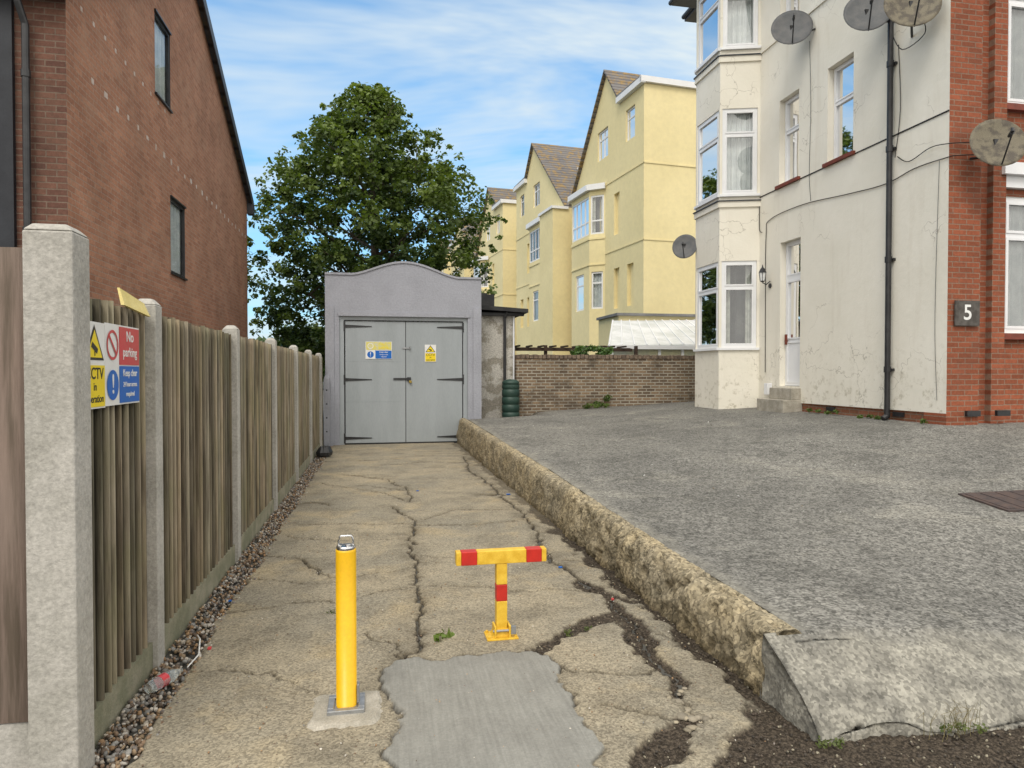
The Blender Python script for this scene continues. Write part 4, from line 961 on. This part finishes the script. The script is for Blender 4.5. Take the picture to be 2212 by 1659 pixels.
b = B(); b.tube([(-4.03, 8.72, 6.0), (-4.03, 8.74, 5.82), (-3.99, 8.82, 5.6), (-3.99, 8.82, .0)], .04, 12)
for z in (1.4, 3.2, 5.0): b.tube([(-3.99, 8.82, z), (-3.99, 8.82, z + .08)], .05, 12)
obj('downpipe', b, [m_black], lh)
b = B(); y = 9.6
while y < 19.8:
    zc = 5.27 + random.uniform(-.02, .02); ln = random.uniform(.07, .12); b.box(-3.6, -3.596, y, y + ln, zc, zc + random.uniform(.06, .1)); y += .42
for k in range(10): y = 9.3 + k * .37; b.box(-3.6, -3.597, y, y + .06, 6.05, 6.11)
obj('mortar_marks', b, [M('mortar_repair', (.60, .52, .47), (.48, .36, .29), 9, .9)], lh)

# ------------------------------------------------------------------ yellow rendered houses
TH = math.radians(6); D = Vector((-math.sin(TH), math.cos(TH), 0)); PP = Vector((math.cos(TH), math.sin(TH), 0)); C1v = Vector((10.66, 26.5, 0))
def unit(s0, mir):
    e = empty('yellow_gabled_house', tuple(C1v + D * s0 + PP * 3))
    b, f, g, cu, r = B(), B(), B(), B(), B()
    sg = -1 if mir else 1; O = C1v + D * s0; U = D * sg; NN = -PP
    xe = 9.1 if mir else 7.8; ze = 10.3 if mir else 10.25
    prof = [(0, 13.6), (2.2, 13.65), (3.55, 15.35), (6.9 if not mir else 7.0, 11.3 if not mir else 12.2), (xe, ze)]
    holes = [(.8, 1.65, 11.55, 12.9), (3.45, 4.6, 11.55, 12.9), (2.25, 2.8, 7.76, 9.6), (2.25, 2.8, 4.46, 6.26), (.9, 1.5, 4.46, 6.26)]
    wall(b, O, U, NN, prof, 0, holes, .15, 0, 0)
    for i, h in enumerate(holes):
        if i < 2: win(f, g, cu, O, U, NN, h[0], h[1], h[2], h[3], -.08, .07, (.5,) if i else (), (.7,), 'net', False)
        else: b.poly([tuple(O + U * h[0] + NN * -.15 + Vector((0, 0, h[2]))), tuple(O + U * h[1] + NN * -.15 + Vector((0, 0, h[2]))), tuple(O + U * h[1] + NN * -.15 + Vector((0, 0, h[3]))), tuple(O + U * h[0] + NN * -.15 + Vector((0, 0, h[3])))], 0)
    dep = 10.0
    def P(x, p, z): q = O + U * x + PP * p; return (q.x, q.y, z)
    for (x0, z0), (x1, z1) in zip(prof, prof[1:]):
        flat = abs(z0 - z1) < .1
        r.hexa([P(x0, -.18, z0), P(x1, -.18, z1), P(x1, dep, z1), P(x0, dep, z0), P(x0, -.18, z0 + .12), P(x1, -.18, z1 + .12), P(x1, dep, z1 + .12), P(x0, dep, z0 + .12)], 1 if flat else 0)
    b.poly([P(0, 0, 0), P(0, dep, 0), P(0, dep, 13.6), P(0, 0, 13.6)], 0); b.poly([P(xe, 0, 0), P(xe, dep, 0), P(xe, dep, ze), P(xe, 0, ze)], 0)
    r.obox(O, U, NN, -.12, 2.25, 0, .2, 13.42, 13.66, 2); r.obox(O, U, NN, -.14, -.0, -dep, .2, 13.46, 13.70, 2)
    for z in (10.2, 7.05): b.obox(O, U, NN, -.03, 3.7, 0, .03, z, z + .06, 0); b.obox(O, U, NN, -.03, 0, -dep, .03, z, z + .06, 0)
    bx = [(3.75, 0), (4.3, .55), (6.5, .55), (7.0, 0)]
    for i in range(3):
        p0 = O + U * bx[i][0] + NN * bx[i][1]; p1 = O + U * bx[i + 1][0] + NN * bx[i + 1][1]; Uv = (p1 - p0); Ln = Uv.length; Uv.normalize()
        Nv = Vector((-Uv.y, Uv.x, 0)); Nv = Nv if Nv.dot(NN) > 0 else -Nv
        hs = [(.06, Ln - .06, 8.05, 9.85)] + ([(Ln * .3, Ln * .75, 4.57, 6.3)] if i == 1 else []) + ([(.1, Ln - .1, 4.57, 6.3)] if i == 0 else [])
        wall(b, p0, Uv, Nv, [(0, 10.1), (Ln, 10.1)], 0, hs, .1, 0, 0)
        win(f, g, cu, p0, Uv, Nv, .06, Ln - .06, 8.05, 9.85, -.02, .08, (.25, .5, .75) if i == 1 else (), (.35, ), 'drape', False)
        for hh in hs[1:]: win(f, g, cu, p0, Uv, Nv, hh[0], hh[1], hh[2], hh[3], -.04, .08, (), (.7,), 'net', False)
        r.obox(p0, Uv, Nv, -.05, Ln + .05, 0, .2, 10.08, 10.34, 2)
        b.obox(p0, Uv, Nv, -.01, Ln + .01, 0, .04, 7.8, 7.9, 0)
        b.obox(p0, Uv, Nv, -.01, Ln + .01, 0, .04, 6.6, 6.66, 0)
    r.poly([P(3.7, 0, 10.342), P(4.25, -.7, 10.342), P(6.55, -.7, 10.342), P(7.05, 0, 10.342)], 1)
    if mir:
        b.obox(O, U, NN, 7.02, 9.1, 0, .85, 0, 10.2, 0); r.obox(O, U, NN, 7.0, 9.2, 0, .95, 10.2, 10.34, 2)
    b.obox(O, U, -NN, 5.0, 6.8, 2.0, 5.0, 10.5, 13.3, 0); r.obox(O, U, -NN, 4.9, 6.9, 1.9, 5.1, 13.3, 13.5, 2)
    b.obox(O, U, -NN, 3.2, 4.0, 6, 7.2, 14, 16.2, 3)
    obj('walls', b, [m_yellow_wall, m_tiles, m_flat_roof, m_brick_red], e); obj('window_frames', f, [m_yellow_win], e); obj('window_glass', g, [m_glass], e)
    obj('curtains', cu, CURT, e); obj('roof', r, [m_tiles, m_flat_roof, m_yellow_win], e)
unit(0, False); unit(17.5, True); unit(20.7, False); unit(38.2, True); unit(41.4, False)

# ------------------------------------------------------------------ foliage
def leaf_mat(name, tr=.3):
    m = bpy.data.materials.new(name); m.use_nodes = True; nt = m.node_tree; nt.nodes.clear()
    out = N(nt, 'OutputMaterial'); p = N(nt, 'BsdfPrincipled'); t = N(nt, 'BsdfTranslucent'); mx = N(nt, 'MixShader')
    a = N(nt, 'VertexColor', layer_name='col'); L(nt, a.outputs[0], p.inputs['Base Color']); p.inputs['Roughness'].default_value = .5; p.inputs['Specular IOR Level'].default_value = .3
    c = mixc(nt, 1.0, a.outputs[0], (1.5, 1.6, .6), 'MULTIPLY'); L(nt, c, t.inputs[0])
    mx.inputs[0].default_value = tr; L(nt, p.outputs[0], mx.inputs[1]); L(nt, t.outputs[0], mx.inputs[2]); L(nt, mx.outputs[0], out.inputs[0]); return m
m_leaf = leaf_mat('leaves')
def leaves(name, cen, rad, cnt, size, c_lo, c_hi, par=None, light=None, squash=.7, up=.5):
    k = len(cen); P = np.repeat(cen, cnt, 0); Rr = np.repeat(rad, cnt); n = len(P)
    d = rng.normal(size=(n, 3)); d /= np.linalg.norm(d, axis=1)[:, None]; q = rng.random(n) ** .5
    off = d * (Rr * q)[:, None]; off[:, 2] *= squash; P = P + off
    nrm = rng.normal(size=(n, 3)); nrm[:, 2] = np.abs(nrm[:, 2]) + up; nrm += d * .6; nrm /= np.linalg.norm(nrm, axis=1)[:, None]
    a = np.cross(nrm, rng.normal(size=(n, 3))); a /= np.linalg.norm(a, axis=1)[:, None]; bb = np.cross(nrm, a)
    s = size * rng.uniform(.6, 1.3, n)[:, None]
    V = np.stack([P - a * s * .5, P + bb * s * .42 - nrm * s * .08, P + a * s * .6 - nrm * s * .15, P - bb * s * .42 - nrm * s * .08], 1).reshape(-1, 3)
    F = np.arange(n * 4).reshape(n, 4)
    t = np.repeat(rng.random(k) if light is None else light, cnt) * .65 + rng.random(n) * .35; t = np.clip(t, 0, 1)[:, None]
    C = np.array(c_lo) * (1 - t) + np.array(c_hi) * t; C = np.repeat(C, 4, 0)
    return mesh_np(name, V, F, [m_leaf], par, C, 'col')
tr = empty('sycamore_tree', (-.2, 23, 0)); tc_ = np.array([-.25, 23.0])
pz = [2.0, 2.6, 3.3, 4.7, 6.2, 7.4, 8.4, 9.2, 10.0, 10.8]; prr = [1.9, 3.0, 3.3, 3.5, 3.8, 3.35, 2.75, 1.95, 1.1, .3]
K = 560; cen = []; lt = []
while len(cen) < K:
    z = rng.uniform(2.0, 10.8); th = rng.uniform(0, 2 * math.pi); R = np.interp(z, pz, prr)
    lob = 1 + .11 * math.sin(th * 3 + z * .9) + .09 * math.sin(th * 5 - z * 1.7)
    q = rng.random() ** .40
    if rng.random() > (R / 3.95) ** 1.0 + .15: continue
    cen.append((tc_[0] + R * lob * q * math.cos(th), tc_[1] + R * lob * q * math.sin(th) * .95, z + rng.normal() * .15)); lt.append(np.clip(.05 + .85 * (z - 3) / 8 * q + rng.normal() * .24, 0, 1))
cen = np.array(cen); lt = np.array(lt)
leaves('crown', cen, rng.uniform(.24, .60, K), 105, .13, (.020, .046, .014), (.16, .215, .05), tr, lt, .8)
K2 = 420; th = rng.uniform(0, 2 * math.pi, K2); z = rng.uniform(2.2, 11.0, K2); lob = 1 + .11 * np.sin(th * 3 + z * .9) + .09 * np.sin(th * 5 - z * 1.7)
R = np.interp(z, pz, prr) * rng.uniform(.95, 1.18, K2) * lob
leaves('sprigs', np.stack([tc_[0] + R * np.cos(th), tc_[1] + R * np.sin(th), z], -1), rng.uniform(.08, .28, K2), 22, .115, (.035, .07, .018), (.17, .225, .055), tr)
b = B(); b.tube([(-.2, 23, -.1), (-.25, 23, 1.2), (-.15, 23, 2.4), (-.1, 23.0, 4.5), (-.2, 23, 7.2), (-.25, 23, 10)], [.32, .25, .22, .16, .09, .02], 12)
for k in range(26):
    th = k * 2.4; z0 = 1.9 + k * .27; R = np.interp(z0 + 1.0, pz, prr) * .85; r0 = .11 * (1 - k / 34)
    ex_, ey = math.cos(th) * R, math.sin(th) * R
    pts = [(-.2, 23, z0), (-.2 + ex_ * .35, 23 + ey * .35, z0 + .5), (-.2 + ex_ * .7, 23 + ey * .7, z0 + 1.1), (-.2 + ex_, 23 + ey, z0 + 1.3)]
    b.tube(pts, [r0, r0 * .7, r0 * .4, .01], 7)
    for j in range(3):
        p = Vector(pts[1 + j % 2]); b.tube([p, p + Vector((random.uniform(-.8, .8), random.uniform(-.8, .8), random.uniform(.3, 1.1)))], [r0 * .35, .006], 5)
obj('trunk_and_limbs', b, [m_bark], tr, smooth=True)
K = 260; X = rng.uniform(-40, 6, K); cen = np.stack([X, rng.uniform(62, 72, K), rng.uniform(.5, 1, K) * (3.4 + 1.6 * np.sin(X * .6) + 1.2 * np.sin(X * 1.7 + 1))], -1)
leaves('distant_trees', cen, rng.uniform(1.0, 1.8, K), 60, .5, (.03, .06, .02), (.09, .14, .04))
K = 40; cen = np.stack([rng.uniform(-4.2, -2.2, K), rng.uniform(24, 27, K), rng.uniform(.8, 2.7, K)], -1)
leaves('garden_shrub', cen, rng.uniform(.3, .6, K), 110, .12, (.03, .065, .02), (.10, .16, .04))
K = 26; cen = np.stack([rng.uniform(4.75, 5.75, K), rng.uniform(16.3, 17.0, K), 2.0 + .22 * rng.random(K)], -1)
leaves('ivy', cen, rng.uniform(.08, .16, K), 45, .07, (.05, .10, .03), (.12, .20, .06))
def weeds(name, pts, r, cnt, size, lo=(.05, .09, .02), hi=(.14, .2, .05)):
    cen = np.array(pts); return leaves(name, cen, np.full(len(cen), r), cnt, size, lo, hi, None, None, .6, .2)
weeds('weeds', [(5.0, 15.85, .80), (5.15, 15.8, .78), (5.3, 15.85, .82), (5.45, 15.9, .95), (5.2, 15.9, .85), (4.9, 15.8, .76), (5.5, 15.92, 1.0), (5.4, 15.75, .80)], .10, 60, .045)
weeds('weeds', [(7.7, 10.9, .92), (7.68, 10.6, .90), (7.7, 10.4, .93), (7.66, 11.1, .92), (7.7, 9.6, .90), (7.68, 9.4, .89), (7.65, 9.75, .88), (7.7, 8.5, .9)], .06, 50, .035)
weeds('weeds', [(2.45, 2.56, .03), (2.52, 2.54, .04), (2.6, 2.53, .03), (1.92, 2.56, .02), (1.86, 2.58, .015), (2.9, 2.52, .03), (1.13, 4.0, .005), (1.28, 4.05, .0), (-.32, 4.66, .0)], .035, 45, .014, (.06, .09, .02), (.17, .19, .07))
weeds('fallen_leaf_sprig', [(.39, 4.08, .015), (.36, 4.06, .015)], .05, 6, .06, (.10, .15, .03), (.16, .23, .05))
b = B()
for k in range(26):
    x, y = random.gauss(2.5, .07), random.gauss(2.55, .02); b.tube([(x, y, 0), (x + random.gauss(0, .03), y, random.uniform(.05, .11)), (x + random.gauss(0, .06), y - .01, random.uniform(.08, .19))], [.0016, .0012, .0005], 4)
obj('dry_grass', b, [M('dry_stalk', (.26, .20, .10), (.14, .13, .06), 9, .9)])

# ------------------------------------------------------------------ litter, drain cover
m_clear = bpy.data.materials.new('clear_plastic'); m_clear.use_nodes = True
pp = m_clear.node_tree.nodes['Principled BSDF']; pp.inputs['Base Color'].default_value = (.9, .95, .95, 1); pp.inputs['Roughness'].default_value = .08; pp.inputs['Transmission Weight'].default_value = .85; pp.inputs['IOR'].default_value = 1.2
be = empty('plastic_bottle', (-1.06, 3.72, .03))
b = B(); b.tube([(-1.13, 3.62, .035), (-1.12, 3.64, .035), (-1.06, 3.76, .035), (-1.045, 3.79, .035), (-1.035, 3.81, .035), (-1.03, 3.82, .035)], [.024, .032, .032, .02, .012, .012], 14); obj('body', b, [m_clear], be, smooth=True)
b = B(); b.tube([(-1.100, 3.682, .035), (-1.080, 3.722, .035)], .0328, 14, cap=False); obj('label', b, [m_sign_red], be, smooth=True)
b = B()
for x, y, s_ in ((1.43, 5.35, .03), (.48, 9.2, .03), (1.62, 8.7, .05), (-1.04, 5.0, .02)): b.box(x, x + s_, y, y + s_ * .7, .003, .012)
obj('blue_wrappers', b, [m_sign_blue], None)
b = B(); b.box(-.98, -.96, 4.15, 4.175, .0, .015); b.box(1.60, 1.62, 4.55, 4.565, -.01, .006); obj('red_bottle_cap', b, [m_sign_red], None, .004)
b = B(); b.tube([(-1.08, 4.35, .02), (-1.03, 4.2, .05), (-1.0, 4.05, .02), (-1.02, 3.9, .015)], .004, 6); obj('cable_scrap', b, [m_sign_white])
me_b = B()
for k in range(9):
    me_b.lathe(-1.05 + random.uniform(-.05, .07), 13.4 + random.uniform(-.15, .15), [(.03, .0), (.09, .03), (.10, .09), (.05, .15 + random.uniform(0, .05)), (.01, .2)], 7)
obj('black_rubbish_bag', me_b, [m_black])
def on(x, y, dz): return (x, y, float(fz(np.array(x), np.array(y))) + dz)
de = empty('drain_cover', (5.9, 5.3, .4))
b = B(); dx0, dx1, dy0, dy1 = 5.42, 6.5, 5.02, 5.55
b.hexa([on(dx0, dy0, .0), on(dx1, dy0, .0), on(dx1, dy1, .0), on(dx0, dy1, .0), on(dx0, dy0, .016), on(dx1, dy0, .016), on(dx1, dy1, .016), on(dx0, dy1, .016)])
for k in range(6):
    xa = dx0 + .04 + k * .17; b.hexa([on(xa, dy0 + .04, .016), on(xa + .13, dy0 + .04, .016), on(xa + .13, dy1 - .04, .016), on(xa, dy1 - .04, .016), on(xa, dy0 + .04, .021), on(xa + .13, dy0 + .04, .021), on(xa + .13, dy1 - .04, .021), on(xa, dy1 - .04, .021)])
obj('rusty_plate', b, [M('rusty_iron', (.10, .07, .06), (.065, .052, .05), 12, .8, .5, 60)], de)
P = []
for k in range(40):
    x, y = random.uniform(2.4, 7), random.uniform(3.4, 13); P.append(on(x, y, .014))
stones('forecourt_litter', np.array(P), rng.uniform(.006, .016, 40), np.array([(.4, .4, .38), (.2, .16, .1), (.5, .5, .48), (.08, .06, .05)]), False, .35)
